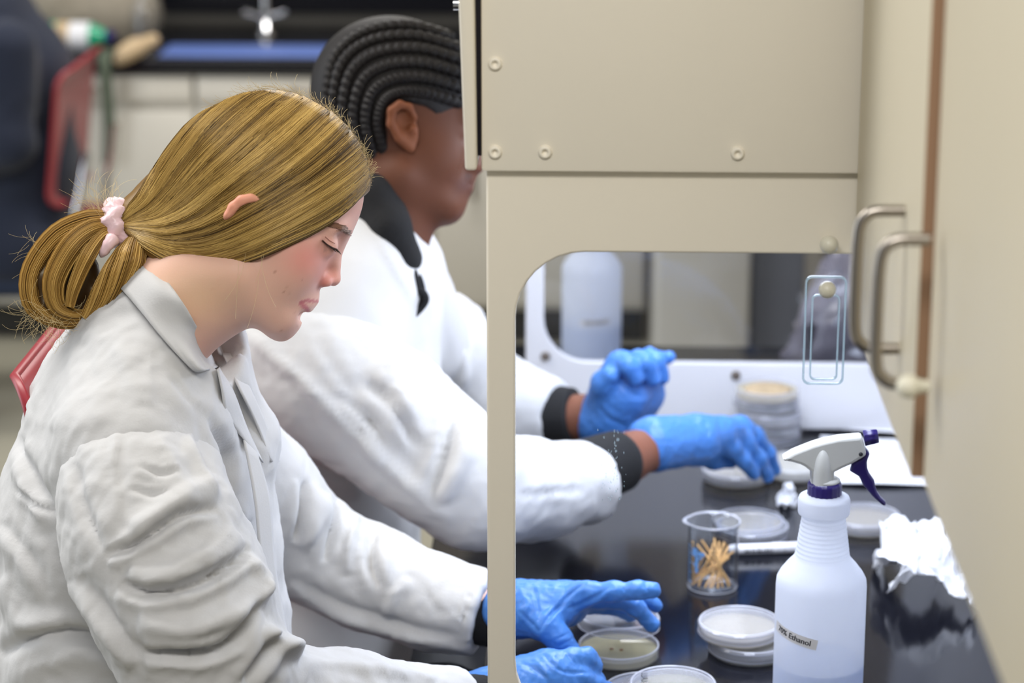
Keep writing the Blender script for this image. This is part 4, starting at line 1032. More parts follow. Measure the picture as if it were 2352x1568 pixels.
BF.ell(H(158, 640, .0), (.034, .030, .016), tilt((-.5, .86)), .01); BF.chain([H(*p, .002) for p in L1], [.007, .009, .010, .010, .009, .007, .004], .008, (HA[2], 1.4)); BF.chain([H(*p, .014) for p in L2], [.005, .009, .009, .007, .003], .008)
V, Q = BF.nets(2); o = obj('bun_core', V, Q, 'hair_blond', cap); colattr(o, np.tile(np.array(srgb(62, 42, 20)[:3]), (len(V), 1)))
sets = [lock([(275, 505), (205, 510), (130, 545), (75, 625), (80, 700), (140, 735), (195, 735)], [.004]*7, [14, 28, 28, 26, 24, 18, 12], 900, 1, flatw=1.5),
        lock([(272, 515), (215, 525), (165, 565), (125, 640), (130, 700), (165, 722), (205, 722)], [.010, .018, .024, .026, .022, .014, .008], [12, 24, 28, 26, 20, 14, 8], 700, 2, flatw=1.1),
        lock([(270, 525), (235, 540), (200, 590), (170, 660), (160, 705)], [.014, .022, .030, .030, .024], [10, 16, 18, 14, 8], 380, 3),
        lock([(325, 545), (300, 590), (268, 632), (232, 685), (195, 732)], [.018, .024, .026, .024, .016], [24, 38, 36, 28, 12], 1000, 4, 2.2)]
Pw = np.concatenate([s_[0] for s_ in sets]); C = np.concatenate([s_[1] for s_ in sets]); strands('bun_strands', Pw, .00042, C, 'hair_blond', cap)
# fly-away hairs
fl = []; r = np.random.default_rng(12)
def fly(x, y, dx, dy, curl, w, n=12):
    q = []; vx, vy = dx, dy
    for k in range(n):
        q.append(H(x, y, w)); x += vx; y += vy; a = curl*r.uniform(.6, 1.4); vx, vy = vx*math.cos(a)-vy*math.sin(a), vx*math.sin(a)+vy*math.cos(a)
    return q
for _ in range(70):
    x, y = r.uniform(230, 275), r.uniform(470, 520); fl.append(fly(x, y, r.uniform(-9, 2), r.uniform(-9, -3), r.normal(0, .12), r.uniform(-.02, .02)))
for _ in range(120):
    x, y = r.uniform(60, 190), r.uniform(690, 735); fl.append(fly(x, y, r.uniform(-6, 6), r.uniform(1, 8), r.normal(0, .13), r.uniform(-.02, .03)))
for _ in range(30):
    x, y = r.uniform(60, 130), r.uniform(540, 720); fl.append(fly(x, y, r.uniform(-6, -2), r.uniform(-2, 6), r.normal(0, .08), r.uniform(-.02, .03)))
sil = np.array([(846, 428), (850, 408), (850, 380), (838, 343), (806, 292), (755, 243), (690, 208), (625, 193), (560, 205), (500, 232)], float)
for _ in range(320):
    u = r.uniform(0, len(sil)-1.01); i = int(u); p = sil[i]*(1-u+i)+sil[i+1]*(u-i); tan = sil[min(i+1, 9)]-sil[i]; tan = tan/np.linalg.norm(tan); nn = np.array([-tan[1], tan[0]])*(1 if (np.array([-tan[1], tan[0]])@(p-np.array([620, 420]))) > 0 else -1)
    d = nn*r.uniform(.5, 1.7)+tan*r.uniform(-1, 5); p = p-nn*9; fl.append(fly(p[0], p[1], d[0], d[1], r.normal(.0, .07), r.uniform(-.01, .01)))
for x0, y0 in ((595, 745), (600, 700), (565, 690), (548, 720), (610, 640)):
    fl.append(fly(x0, y0-120, r.uniform(-1, 1), 12, r.normal(0, .03), .068))
fl = np.array(fl); strands('flyaway_hairs', fl, .00014, np.tile(np.array(srgb(216, 196, 150)[:3]), (len(fl), 1)), 'hair_blond', cap)
# scrunchie
V = []; Fc = []; A_, B_n = 46, 18; cen = H(271, 512, .004); axd = (H(240, 516)-H(300, 508)); axd /= np.linalg.norm(axd); e1 = np.cross(axd, HA[2]); e1 /= np.linalg.norm(e1); e2 = np.cross(axd, e1); r = np.random.default_rng(4)
for i in range(A_):
    a = 2*math.pi*i/A_; rad = e1*math.cos(a)+e2*math.sin(a)
    for j in range(B_n):
        b = 2*math.pi*j/B_n; rr = .0098*(1+.20*math.sin(9*a+2*math.sin(2*b))+.10*math.sin(17*a+3*b))
        V.append(cen+rad*(.0145+rr*math.cos(b))+axd*(rr*1.15*math.sin(b)+.002*math.sin(3*a)))
for i in range(A_):
    for j in range(B_n): ii, jj = (i+1) % A_, (j+1) % B_n; Fc.append([i*B_n+j, ii*B_n+j, ii*B_n+jj, i*B_n+jj])
props(obj('scrunchie', V, Fc, 'pink_satin', cap), 'pale pink satin scrunchie')
V, Fc = tubev(smoothpath([H(262, 545, .024), H(250, 560, .028), H(240, 575, .026), H(232, 590, .02)], 12), [.006, .0075, .007, .006, .0062, .0055, .005, .0055, .005, .004, .003, .001], 12); obj('scrunchie_tail', V, Fc, 'pink_satin', cap)
# ------------------------------------------------------------------ her lab coat
cf = Field((-.62, 1.98, .42), (-.02, 2.80, 1.24), .0042)
cf.chain([P(425, 700, 2.35), P(370, 800, 2.35), P(318, 965, 2.36), P(298, 1200, 2.36), P(322, 1500, 2.36), P(300, 1800, 2.36)], [.050, .070, .105, .131, .142, .16], .03, (YA, 1.18))
cf.chain([P(385, 770, 2.31), P(310, 1030, 2.24)], [.050, .080], .04)
cf.chain([P(335, 688, 2.35), P(300, 745, 2.35), P(250, 860, 2.355)], [.030, .040, .050], .03, (YA, 1.5))
cf.chain([P(430, 745, 2.41), P(470, 990, 2.50)], [.050, .062], .04)
cf.chain([P(520, 850, 2.37), P(575, 1000, 2.38), P(560, 1250, 2.38), P(585, 1500, 2.38)], [.018, .022, .030, .034], .03, (YA, 1.6))
cf.chain([P(470, 770, 2.37), P(395, 690, 2.35), P(440, 640, 2.35)], [.040, .046, .045], .012, None, 'sub')
cf.chain([P(440, 690, 2.30), P(472, 756, 2.305), P(506, 812, 2.325)], [.040, .040, .026], .010, None, 'sub')
V, Q = cf.nets(2)
V = folds(V, Q, [([(345, 800), (343, 880), (340, 945)], 5, 2.2, 'r'), ([(190, 800), (160, 900), (120, 990)], 26, 5, 'r'), ([(40, 1000), (80, 1090), (130, 1180)], 20, 7, 'v'), ([(0, 1205), (60, 1290), (105, 1372)], 14, 7, 's'),
    ([(70, 1010), (60, 1100), (110, 1220)], 22, 6, 'r'), ([(40, 1120), (90, 1160), (130, 1180)], 10, 5, 'v'), ([(0, 1330), (60, 1420), (150, 1440)], 26, 9, 'r'), ([(0, 1500), (120, 1450), (260, 1470)], 22, 10, 'v'), ([(20, 1560), (160, 1510), (300, 1540)], 26, 8, 'r'),
    ([(455, 905), (520, 985), (555, 1090), (565, 1200)], 22, 8, 'r'), ([(480, 960), (512, 1050), (520, 1140)], 12, 10, 'v'), ([(515, 920), (560, 1000), (600, 1090)], 9, 5, 's'), ([(560, 1200), (600, 1330), (650, 1480)], 12, 6, 's'),
    ([(250, 760), (300, 850), (330, 930)], 24, 3, 'r'), ([(390, 860), (430, 920), (470, 960)], 14, 3, 'v')])
V = rumple(V, Q, .0022, 28, 3); V = rumple(V, Q, .0011, 75, 5); V = rumple(V, Q, .0005, 160, 6)
coat = obj('lab_coat', V, Q, 'coat_cloth', girl)
def sleeve(chain, R, fo, cutp=None, cutn=None, name='sleeve', par=None, h=.0036, seed=1, amp=.0018, kk=.03, flat=None, ex=None, an=None):
    A = np.array(chain); lo = A.min(0)-max(R)-.03; hi = A.max(0)+max(R)+.03; s_ = Field(lo, hi, h); s_.chain(chain, R, kk, flat)
    for c_ in (ex or []): s_.cone(*c_)
    if cutp is not None: s_.plane(cutp, cutn, .006)
    V, Q = s_.nets(2); V = folds(V, Q, [(q_[0], q_[1], q_[2]*1.6)+tuple(q_[3:]) for q_ in fo]); V = rumple(V, Q, amp, 30, seed, aniso=an); V = rumple(V, Q, amp*.55, 80, seed+1); V = rumple(V, Q, amp*.22, 170, seed+2)
    return obj(name, V, Q, 'coat_cloth', par)
ch = [P(322, 1125, 2.205), P(352, 1235, 2.185), P(415, 1380, 2.165), P(470, 1500, 2.160), P(540, 1590, 2.175), P(800, 1612, 2.27), P(1052, 1612, 2.355)]
sleeve(ch, [.078, .080, .080, .072, .056, .047, .036], [
    ([(277, 1340), (335, 1362), (440, 1345), (530, 1295), (572, 1255)], 18, 12, 'v'), ([(300, 1310), (380, 1310), (470, 1270), (540, 1215)], 26, 8, 'r'), ([(244, 1276), (310, 1250), (385, 1200), (430, 1178), (498, 1170)], 15, 9, 'v'),
    ([(300, 1215), (380, 1165), (450, 1130), (505, 1120)], 24, 7, 'r'), ([(172, 1331), (221, 1398), (277, 1475), (320, 1520)], 16, 8, 's'), ([(580, 1395), (531, 1470), (460, 1500), (330, 1500)], 18, 11, 'v'), ([(600, 1340), (540, 1400), (430, 1440), (320, 1430)], 24, 10, 'r'),
    ([(640, 1450), (590, 1520), (560, 1568)], 18, 10, 'v'), ([(600, 1440), (640, 1470), (690, 1500)], 18, 10, 'r'), ([(570, 1290), (600, 1330), (590, 1390)], 16, 8, 'r'), ([(277, 980), (270, 1060), (280, 1190)], 10, 2, 's'), ([(166, 1060), (194, 1171), (238, 1265)], 20, 3.5, 'v'),
    ([(215, 1040), (240, 1120), (250, 1230)], 26, 2, 'r'), ([(360, 1000), (400, 1080), (420, 1160)], 24, 4, 'r'), ([(440, 990), (470, 1070), (500, 1140)], 12, 5, 's'), ([(320, 1070), (370, 1090), (410, 1085)], 10, 3, 'v'), ([(300, 1120), (350, 1135), (390, 1130)], 10, 3, 'v'),
    ([(690, 1520), (820, 1530), (1000, 1560)], 14, 4, 'r')], P(1050, 1590, 2.36), P(1110, 1590, 2.38)-P(1000, 1590, 2.33), 'sleeve', coat, seed=11, amp=.0022)
ch = [P(500, 1010, 2.52), P(600, 1130, 2.56), P(720, 1265, 2.585), P(860, 1330, 2.575), P(1000, 1384, 2.555), P(1150, 1424, 2.525)]
sleeve(ch, [.062, .058, .054, .052, .047, .046], [([(700, 1105), (690, 1180), (680, 1240)], 14, 8, 'v'), ([(740, 1130), (720, 1200), (690, 1260)], 20, 8, 'r'), ([(770, 1140), (760, 1220), (745, 1290)], 14, 7, 'v'), ([(815, 1180), (800, 1260), (800, 1320)], 14, 7, 'r'),
    ([(860, 1210), (850, 1280), (870, 1350)], 16, 6, 'v'), ([(900, 1220), (890, 1300), (900, 1370)], 18, 4, 'r'), ([(940, 1330), (900, 1380), (880, 1430)], 14, 4, 'r'), ([(660, 1330), (780, 1400), (930, 1450), (1070, 1480)], 12, 6, 's'), ([(1090, 1330), (1068, 1400), (1050, 1470)], 4, 2.5, 'v')],
    P(1108, 1400, 2.53), P(1140, 1400, 2.53)-P(1092, 1388, 2.535), 'sleeve', coat, seed=21, amp=.0016, an=np.array([1, 1, .4]))
V, Fc = tubev(smoothpath([P(1040, 1390, 2.545), P(1125, 1420, 2.53), P(1170, 1425, 2.52)], 10), [.030, .031, .032, .032, .032, .031, .031, .030, .030, .029], 24); cuff = obj('black_cuff', V, Fc, 'black_knit', girl)
V, Fc = tubev(smoothpath([P(1030, 1612, 2.35), P(1090, 1612, 2.37), P(1130, 1608, 2.38)], 10), .029, 24); obj('black_cuff', V, Fc, 'black_knit', girl)
def clothstrip(name, rows, m, par, thick=.0018, n=20, sub=0):
    """sheet lofted through rows of world points"""
    G_ = np.array([smoothpath(r_, n) for r_ in rows]); k = len(rows); G_ = np.array([smoothpath(G_[:, j], max(k*4, 8)) for j in range(n)]).transpose(1, 0, 2); a, b = G_.shape[:2]
    V = G_.reshape(-1, 3); Fc = [[i*b+j, i*b+j+1, (i+1)*b+j+1, (i+1)*b+j] for i in range(a-1) for j in range(b-1)]
    o = obj(name, V, Fc, m, par); md_ = o.modifiers.new('thick', 'SOLIDIFY'); md_.thickness = thick; md_.offset = 0; return o
# collar and lapels laid on the coat; rows run from the fold at the neck to the free edge
def front(px, py, FS, off=0., z0=1.9, z1=2.9):
    """world point where a sight ray meets the nearest of several surfaces, lifted by off"""
    d = ray(px, py); zs_ = np.arange(z0, z1, .0015); Pn = CAMP+d[None]*zs_[:, None]; v = np.full(len(zs_), 1e9)
    for F_ in FS:
        ok = ((Pn > F_.lo) & (Pn < F_.lo+F_.h*(F_.n-1))).all(1); q = np.full(len(zs_), 1e9); q[ok] = F_.sample(Pn[ok]); v = np.minimum(v, q)
    i = np.argmax(v < 0) if (v < 0).any() else int(np.argmin(v))
    return CAMP+d*(zs_[i]-off)
BO = [cf, headF]; N_ = P
def lay(row, off): return [front(x, y, BO, o_) for (x, y), o_ in zip(row, off if hasattr(off, '__len__') else [off]*len(row))]
clothstrip('collar', [[N_(330, 596, 2.42), N_(342, 604, 2.34)]+lay([(398, 664), (448, 742), (490, 826), (503, 843)], [.006, .006, .007, .006]),
                      [N_(312, 590, 2.43), N_(316, 598, 2.325)]+lay([(360, 665), (410, 752), (462, 838), (480, 848)], [.012, .012, .011, .008]),
                      [N_(262, 640, 2.43), N_(266, 650, 2.315)]+lay([(306, 694), (368, 770), (434, 842), (457, 853)], [.010, .009, .008, .007])], 'coat_cloth', coat)
clothstrip('collar', [[N_(352, 606, 2.37), N_(400, 645, 2.41), N_(450, 716, 2.42), N_(488, 775, 2.40), N_(503, 812, 2.385)],
                      [N_(345, 600, 2.37), N_(402, 648, 2.45), N_(462, 726, 2.45), N_(508, 782, 2.42), N_(528, 826, 2.40)],
                      [N_(300, 640, 2.37), N_(390, 690, 2.48), N_(470, 760, 2.48), N_(532, 810, 2.44), N_(556, 862, 2.42)]], 'coat_cloth', coat)
clothstrip('lapel', [lay([(504, 842), (536, 900), (568, 985), (604, 1062)], [.010, .011, .010, .007]), lay([(500, 848), (510, 898), (516, 948), (524, 968)], [.015, .018, .017, .013])], 'coat_cloth', coat)
clothstrip('lapel', [lay([(510, 812), (546, 885), (588, 972), (622, 1060)], [.006, .009, .009, .006]), lay([(530, 812), (570, 884), (610, 972), (640, 1060)], [.003, .003, .003, .003])], 'coat_cloth', coat)
clothstrip('front_edge', [[N_(590, 1040, 2.30), N_(620, 1150, 2.30), N_(632, 1300, 2.30), N_(668, 1500, 2.31), N_(690, 1620, 2.31)], [N_(560, 1010, 2.285), N_(585, 1150, 2.275), N_(600, 1300, 2.275), N_(635, 1500, 2.28), N_(650, 1620, 2.28)]], 'coat_cloth', coat)

# ------------------------------------------------------------------ gloves
def glove(name, parts, par, label=None, h=.0017, k=.006, fo=(), subs=(), amp=.0007):
    A = np.vstack([np.array(p_[0]) for p_ in parts]); mr = max(max(p_[1]) for p_ in parts)
    s_ = Field(A.min(0)-mr-.02, A.max(0)+mr+.02, h)
    for p_ in parts: s_.chain(p_[0], p_[1], p_[2] if len(p_) > 2 else k, p_[3] if len(p_) > 3 else None)
    for p_ in subs: s_.chain(p_[0], p_[1], p_[2], None, 'sub')
    V, Q = s_.nets(1); V = folds(V, Q, fo); V = rumple(V, Q, amp, 110, 7); V = rumple(V, Q, amp*.6, 260, 9)
    o = obj(name, V, Q, 'glove_nitrile', par)
    if label: props(o, label)
    return o
K = P
glove('glove', [
    ([K(1172, 1400, 2.512), K(1195, 1398, 2.510)], [.031, .030], .01), ([K(1195, 1398, 2.510), K(1262, 1395, 2.512), K(1330, 1368, 2.512)], [.029, .027, .0155], .012), ([K(1195, 1398, 2.520), K(1300, 1385, 2.545), K(1345, 1372, 2.555)], [.026, .024, .014], .012),
    ([K(1330, 1366, 2.508), K(1350, 1360, 2.505), K(1410, 1358, 2.505), K(1462, 1355, 2.508), K(1502, 1355, 2.512)], [.0135, .0115, .0100, .0092, .0082], .008),
    ([K(1345, 1374, 2.530), K(1420, 1376, 2.532), K(1462, 1395, 2.535), K(1498, 1434, 2.540)], [.0125, .0105, .0095, .0088], .006),
    ([K(1345, 1380, 2.552), K(1430, 1372, 2.556), K(1475, 1372, 2.560), K(1506, 1391, 2.565)], [.0120, .0100, .0090, .0080], .006),
    ([K(1345, 1388, 2.570), K(1410, 1392, 2.578), K(1450, 1412, 2.582)], [.0110, .0090, .0080], .006),
    ([K(1225, 1418, 2.492), K(1258, 1442, 2.478), K(1284, 1466, 2.474), K(1312, 1492, 2.474)], [.0205, .0150, .0120, .0098], .010)], girl, fo=[
    ([(1250, 1430), (1290, 1385), (1320, 1355), (1345, 1340)], 7, 1.6, 'v'), ([(1240, 1450), (1262, 1415), (1300, 1385)], 6, 1.8, 'v'), ([(1190, 1350), (1210, 1385), (1195, 1420)], 6, 1.5, 'r'), ([(1225, 1345), (1235, 1390), (1240, 1420)], 5, 1.2, 'v'), ([(1300, 1400), (1350, 1380), (1400, 1350)], 6, 1.4, 'v'), ([(1340, 1395), (1380, 1375), (1405, 1352)], 6, 1.4, 'r'), ([(1270, 1470), (1290, 1462), (1310, 1452)], 4, 1, 'v'), ([(1280, 1485), (1300, 1475), (1320, 1465)], 4, 1, 'v'), ([(1190, 1400), (1220, 1430), (1240, 1452)], 6, 1.3, 'v'), ([(1430, 1345), (1440, 1365)], 4, .8, 'v'), ([(1480, 1342), (1490, 1362)], 4, .8, 'v')])
V, Fc = lathe_open([(.034, 0), (.0335, .006), (.0325, .012)], 30)
glove('glove', [
    ([K(1110, 1610, 2.385), K(1190, 1590, 2.400)], [.034, .034], .01), ([K(1190, 1588, 2.400), K(1262, 1562, 2.415), K(1300, 1552, 2.425)], [.034, .031, .024], .012),
    ([K(1262, 1530, 2.415), K(1318, 1512, 2.425), K(1348, 1510, 2.432), K(1362, 1530, 2.436), K(1345, 1548, 2.430)], [.0130, .0112, .0105, .0095, .0085], .006),
    ([K(1280, 1560, 2.405), K(1335, 1560, 2.415), K(1368, 1575, 2.425), K(1395, 1582, 2.432)], [.0145, .0120, .0100, .0085], .006),
    ([K(1290, 1545, 2.445), K(1350, 1540, 2.452), K(1372, 1560, 2.452)], [.0125, .0105, .0090], .006),
    ([K(1270, 1600, 2.425), K(1330, 1610, 2.440), K(1380, 1605, 2.448)], [.0160, .0120, .0090], .008)], girl, fo=[
    ([(1245, 1500), (1290, 1540), (1360, 1545)], 6, 1.6, 'v'), ([(1195, 1520), (1240, 1545), (1260, 1568)], 8, 1.5, 'v'), ([(1300, 1500), (1320, 1525)], 5, 1, 'v'), ([(1225, 1510), (1260, 1550)], 7, 1.3, 'r')])
lidp = at(1421, 1436, 2.602); petri(lidp, 'clear petri dish lid held up by the gloved fingers over the open dish', None, 'lid', False, None, (math.radians(-3), math.radians(2), 0), 'held_dish_cover', 'dish lid')
# trousers and chair
tf = Field((-.75, 2.05, 0), (.15, 2.7, .75), .011)
for yy in (2.27, 2.46): tf.chain([(-.50, yy, .60), (-.06, yy+.02, .585), (-.03, yy+.02, .12)], [.10, .078, .052], .03); tf.chain([(-.05, yy+.02, .05), (.08, yy+.02, .045)], [.045, .036], .02)
V, Q = tf.nets(2); obj('trousers', V, Q, 'dark_trousers', girl)
GSEAT = .49
gch = chair((-.350, 2.50, 0), 0, 'red plastic chair behind the blond person at the bench', .10, .52, 'plastic_chair', .585, .19)
# ------------------------------------------------------------------ the second student further along the bench
MY = 2.93
M = Sight(905, 260, MY)
man = thing('person', (at(800, 1100, MY)[0], MY, 0), 'person with black cornrow braids, white lab coat over black hoodie, further along the bench', 'person')
MAX = tilt((.97, .24))
f = Field(M(800, 600)-.13, M(1060, 30)+.14, .003)
f.ell(M(905, 215), (.0960, .0880, .0730), MAX, .004)
f.ell(M(985, 310), (.050, .065, .056), MAX, .02)
for s in (1, -1):
    f.cone(M(925, 405, s*.044), M(1020, 465, s*.016), .025, .022, .02)
    f.ell(M(1000, 365, s*.034), (.030, .032, .024), MAX, .02)
    f.ell(M(1065, 300, s*.032), (.010, .011, .013), None, .008, 'sub'); f.ell(M(1046, 300, s*.032), (.0120, .0120, .0120), None, .005)
    f.ell(M(1070, 268, s*.022), (.012, .010, .02), MAX, .012)
    f.ell(M(1078, 380, s*.012), (.010, .008, .008), MAX, .006)
f.ell(M(1020, 466), (.022, .018, .024), None, .018)
f.ell(M(1040, 425), (.022, .024, .030), MAX, .012)
f.chain([M(1072, 305), M(1088, 345), M(1094, 382)], [.006, .007, .0098], .01)
f.chain([M(1056, 416, .022), M(1075, 411, .010), M(1080, 410, 0), M(1075, 411, -.010), M(1056, 416, -.022)], [.003, .0062, .0066, .0062, .003], .004)
f.chain([M(1052, 424, .020), M(1070, 431, .010), M(1073, 432, 0), M(1070, 431, -.010), M(1052, 424, -.020)], [.003, .0066, .0072, .0066, .003], .004)
f.chain([M(1050, 420, .026), M(1072, 421, .014), M(1084, 421, 0), M(1072, 421, -.014), M(1050, 420, -.026)], .0010*np.ones(5), .0016, None, 'sub')
f.chain([M(880, 380), M(880, 460), M(860, 560), M(840, 640)], [.050, .052, .056, .075], .03)
V, Q = f.nets(2); px, py = proj(V); base = np.array(srgb(92, 56, 40)[:3]); C = np.tile(base, (len(V), 1))
def tint2(c, x, y, rx, ry, a): 
    g = a*np.exp(-(((px-x)/rx)**2+((py-y)/ry)**2)); C[:] = C*(1-g[:, None])+np.array(srgb(*c)[:3])*g[:, None]
tint2((116, 70, 48), 960, 330, 60, 60, .5); tint2((74, 46, 42), 1068, 425, 26, 22, .7); tint2((40, 28, 26), 1076, 404, 12, 7, .5)
fb_ = Field((-.60, 2.55, .35), (.16, 3.4, 1.25), .008)
fb_.chain([P(850, 620, MY), P(800, 800, MY), P(740, 1100, MY), P(700, 1400, MY)], [.05, .085, .10, .10], .05, (YA, 1.25))
fb_.chain([P(760, 860, 2.75), P(1080, 1135, 2.72), P(1250, 1108, 2.80), P(1428, 1056, 2.912), P(1505, 1022, 2.958), P(1540, 1015, 2.975)], [.045, .040, .034, .029, .027, .026], .02)
fb_.chain([P(940, 760, 3.10), P(1120, 960, 3.16), P(1330, 958, 3.12), P(1390, 950, 3.105)], [.045, .038, .026, .027], .02)
V2, Q2 = fb_.nets(1)
bo = obj('body', np.vstack([V, V2]), np.vstack([Q, Q2+len(V)]), 'skin_deep', man); c2 = np.tile(np.array(srgb(122, 78, 60)[:3]), (len(V2), 1)); colattr(bo, np.vstack([C, c2])); mheadF = f
lo = np.minimum(M(870, 360, .05), M(990, 220, .10))-.02; hi = np.maximum(M(870, 360, .05), M(990, 220, .10))+.02
e = Field(lo, hi, .0018); EW = .069
e.chain([M(943, 340, EW), M(918, 318, EW+.006), M(898, 285, EW+.011), M(900, 254, EW+.013), M(918, 240, EW+.012), M(940, 246, EW+.009), M(952, 270, EW+.004)], [.0055, .005, .005, .0052, .005, .0045, .004], .003)
e.ell(M(926, 292, EW), (.016, .026, .007), tilt((.90, -.42)), .005); e.ell(M(930, 278, EW+.008), (.008, .013, .006), tilt((.9, -.42)), .004, 'sub'); e.ell(M(948, 298, EW+.004), (.006, .006, .006), None, .003)
V, Q = e.nets(2); o = obj('ear', V, Q, 'skin_deep', bo); colattr(o, np.tile(np.array(srgb(120, 72, 48)[:3]), (len(V), 1)))
# cornrows
c = Field(M(905, 240)-.16, M(905, 240)+.17, .0032)
c.ell(M(903, 213), (.1000, .0920, .0775), MAX, .004); c.cone(M(850, 330), M(872, 415), .050, .040, .02)
MP = [(1100, 60), (1078, 150), (1072, 228), (1042, 262), (1012, 276), (980, 246), (940, 236), (905, 232), (885, 250), (888, 300), (900, 350), (903, 400), (890, 430), (850, 430), (800, 400), (700, 300), (700, 0), (1000, 0)]
G = np.stack(np.broadcast_arrays(c.ax[0][:, None, None], c.ax[1][None, :, None], c.ax[2][None, None, :]), -1)
gx, gy = proj(G.reshape(-1, 3)); c.F = np.maximum(c.F, (poly2(gx, gy, MP)*M.s).reshape(c.F.shape).astype(np.float32)); del G
V, Q = c.nets(2); mcap = obj('hair', V, Q, 'hair_black', man)
rows = [[(1062, 238), (985, 214), (925, 210), (885, 228), (868, 275), (878, 340), (893, 405)], [(1066, 205), (980, 180), (905, 182), (855, 214), (840, 280), (856, 350), (880, 415)], [(1068, 172), (975, 146), (890, 150), (832, 188), (812, 270), (832, 350), (862, 418)],
        [(1066, 140), (965, 112), (870, 120), (808, 165), (788, 255), (806, 340), (842, 412)], [(1058, 110), (950, 82), (850, 94), (786, 145), (766, 240), (782, 325), (820, 400)], [(1040, 84), (935, 58), (835, 74), (770, 130), (752, 215), (760, 300), (798, 380)]]
def surfm(px, py, F_, sgn=1):
    w = np.full(px.shape, .12); hit = np.zeros(px.shape, bool)
    for _ in range(80):
        d = F_.sample(M.many(px, py, w*sgn)); hit |= d < .0006; w = np.where(hit, w, np.maximum(w-np.clip(d*.8, .0005, .02), -.01))
    return w, hit
for sgn in (1, -1):
    for rw in rows:
        L_ = smoothpath([(a, b, 0) for a, b in rw], 150)[:, :2]; w, hit = surfm(L_[:, 0], L_[:, 1], c, sgn); 
        Pm = M.many(L_[:, 0], L_[:, 1], w*sgn); n_ = len(Pm)
        side = np.sin(np.arange(n_)*math.pi/2.5)
        T = np.gradient(Pm, axis=0); T /= np.linalg.norm(T, axis=1)[:, None]; nv = np.cross(T, M.many(L_[:, 0], L_[:, 1], w*sgn)-M(905, 215)); nv /= np.linalg.norm(nv, axis=1)[:, None]
        R_ = .0058+.0016*np.abs(np.sin(np.arange(n_)*math.pi/5)); V, Fc = tubev(Pm+nv*(side*.0012)[:, None], R_, 8); obj('braid', V, Fc, 'hair_black', mcap)
# lab coat
cf2 = Field((-.62, 2.50, .40), (.02, 3.40, 1.22), .006)
cf2.chain([P(870, 560, MY), P(830, 680, MY), P(775, 860, MY), P(730, 1100, MY), P(700, 1350, MY), P(690, 1600, MY)], [.060, .095, .122, .130, .14, .15], .03, (YA, 1.25))
cf2.chain([P(850, 600, 2.86), P(740, 830, 2.77)], [.065, .085], .04); cf2.chain([P(900, 620, 3.0), P(950, 780, 3.09)], [.065, .075], .04)
cf2.chain([P(880, 560, MY), P(940, 660, MY-.02)], [.050, .028], .01, None, 'sub')
cf2.chain([P(640, 1560, 2.80), P(900, 1600, 2.84)], [.10, .085], .04)
V, Q = cf2.nets(2); V = folds(V, Q, [([(600, 880), (660, 960), (730, 1030)], 16, 10, 'v'), ([(620, 940), (720, 1040), (830, 1130)], 24, 10, 'r'), ([(590, 960), (650, 940), (720, 960)], 18, 8, 'r'), ([(660, 1010), (720, 1060), (800, 1110)], 14, 9, 'v'), ([(860, 520), (900, 600), (960, 700)], 10, 4, 'r'), ([(560, 800), (600, 830), (640, 890)], 14, 7, 'v')])
V = rumple(V, Q, .002, 24, 31); mcoat = obj('lab_coat', V, Q, 'coat_cloth', man)
ch = [P(690, 850, 2.76), P(760, 880, 2.74), P(880, 955, 2.725), P(1010, 1060, 2.715), P(1100, 1125, 2.715), P(1220, 1125, 2.775), P(1375, 1105, 2.86)]
sleeve(ch, [.080, .080, .076, .070, .064, .056, .050], [([(720, 785), (790, 900), (900, 1040), (1000, 1140)], 12, 3, 's'), ([(1046, 938), (1020, 1040), (990, 1140)], 18, 9, 'v'), ([(1075, 960), (1060, 1050), (1010, 1150)], 22, 9, 'r'), ([(880, 820), (920, 900), (940, 960)], 30, 6, 'r'), ([(770, 900), (850, 970), (900, 1050)], 10, 5, 'v'),
      ([(840, 880), (900, 930), (960, 1030)], 18, 6, 'v'), ([(545, 748), (700, 880), (860, 1040), (1040, 1200)], 14, 6, 'r'), ([(1190, 1140), (1260, 1130), (1340, 1125)], 10, 3, 'v')], P(1345, 1110, 2.855), P(1420, 1092, 2.90)-P(1300, 1112, 2.82), 'sleeve', mcoat, .0055, 41, .0022)
ch = [P(930, 770, 3.10), P(1000, 800, 3.14), P(1090, 900, 3.17), P(1190, 945, 3.16), P(1310, 960, 3.125)]
sleeve(ch, [.072, .070, .062, .056, .046], [([(1000, 720), (1030, 800), (1020, 870)], 14, 8, 'v'), ([(1050, 790), (1060, 860), (1040, 920)], 14, 6, 'r')], P(1282, 955, 3.13), P(1320, 960, 3.12)-P(1240, 950, 3.145), 'sleeve', mcoat, .0055, 51, .0018)
for row in ([(1290, 1100, 2.825), (1370, 1076, 2.875), (1432, 1055, 2.914)], [(1262, 955, 3.135), (1300, 957, 3.127), (1322, 956, 3.122)]):
    V, Fc = tubev(smoothpath([P(*q) for q in row], 12), np.interp(np.linspace(0, 1, 12), [0, .7, .95, 1], [.042, .0395, .0385, .032]), 28); obj('black_cuff', V, Fc, 'black_knit', man)
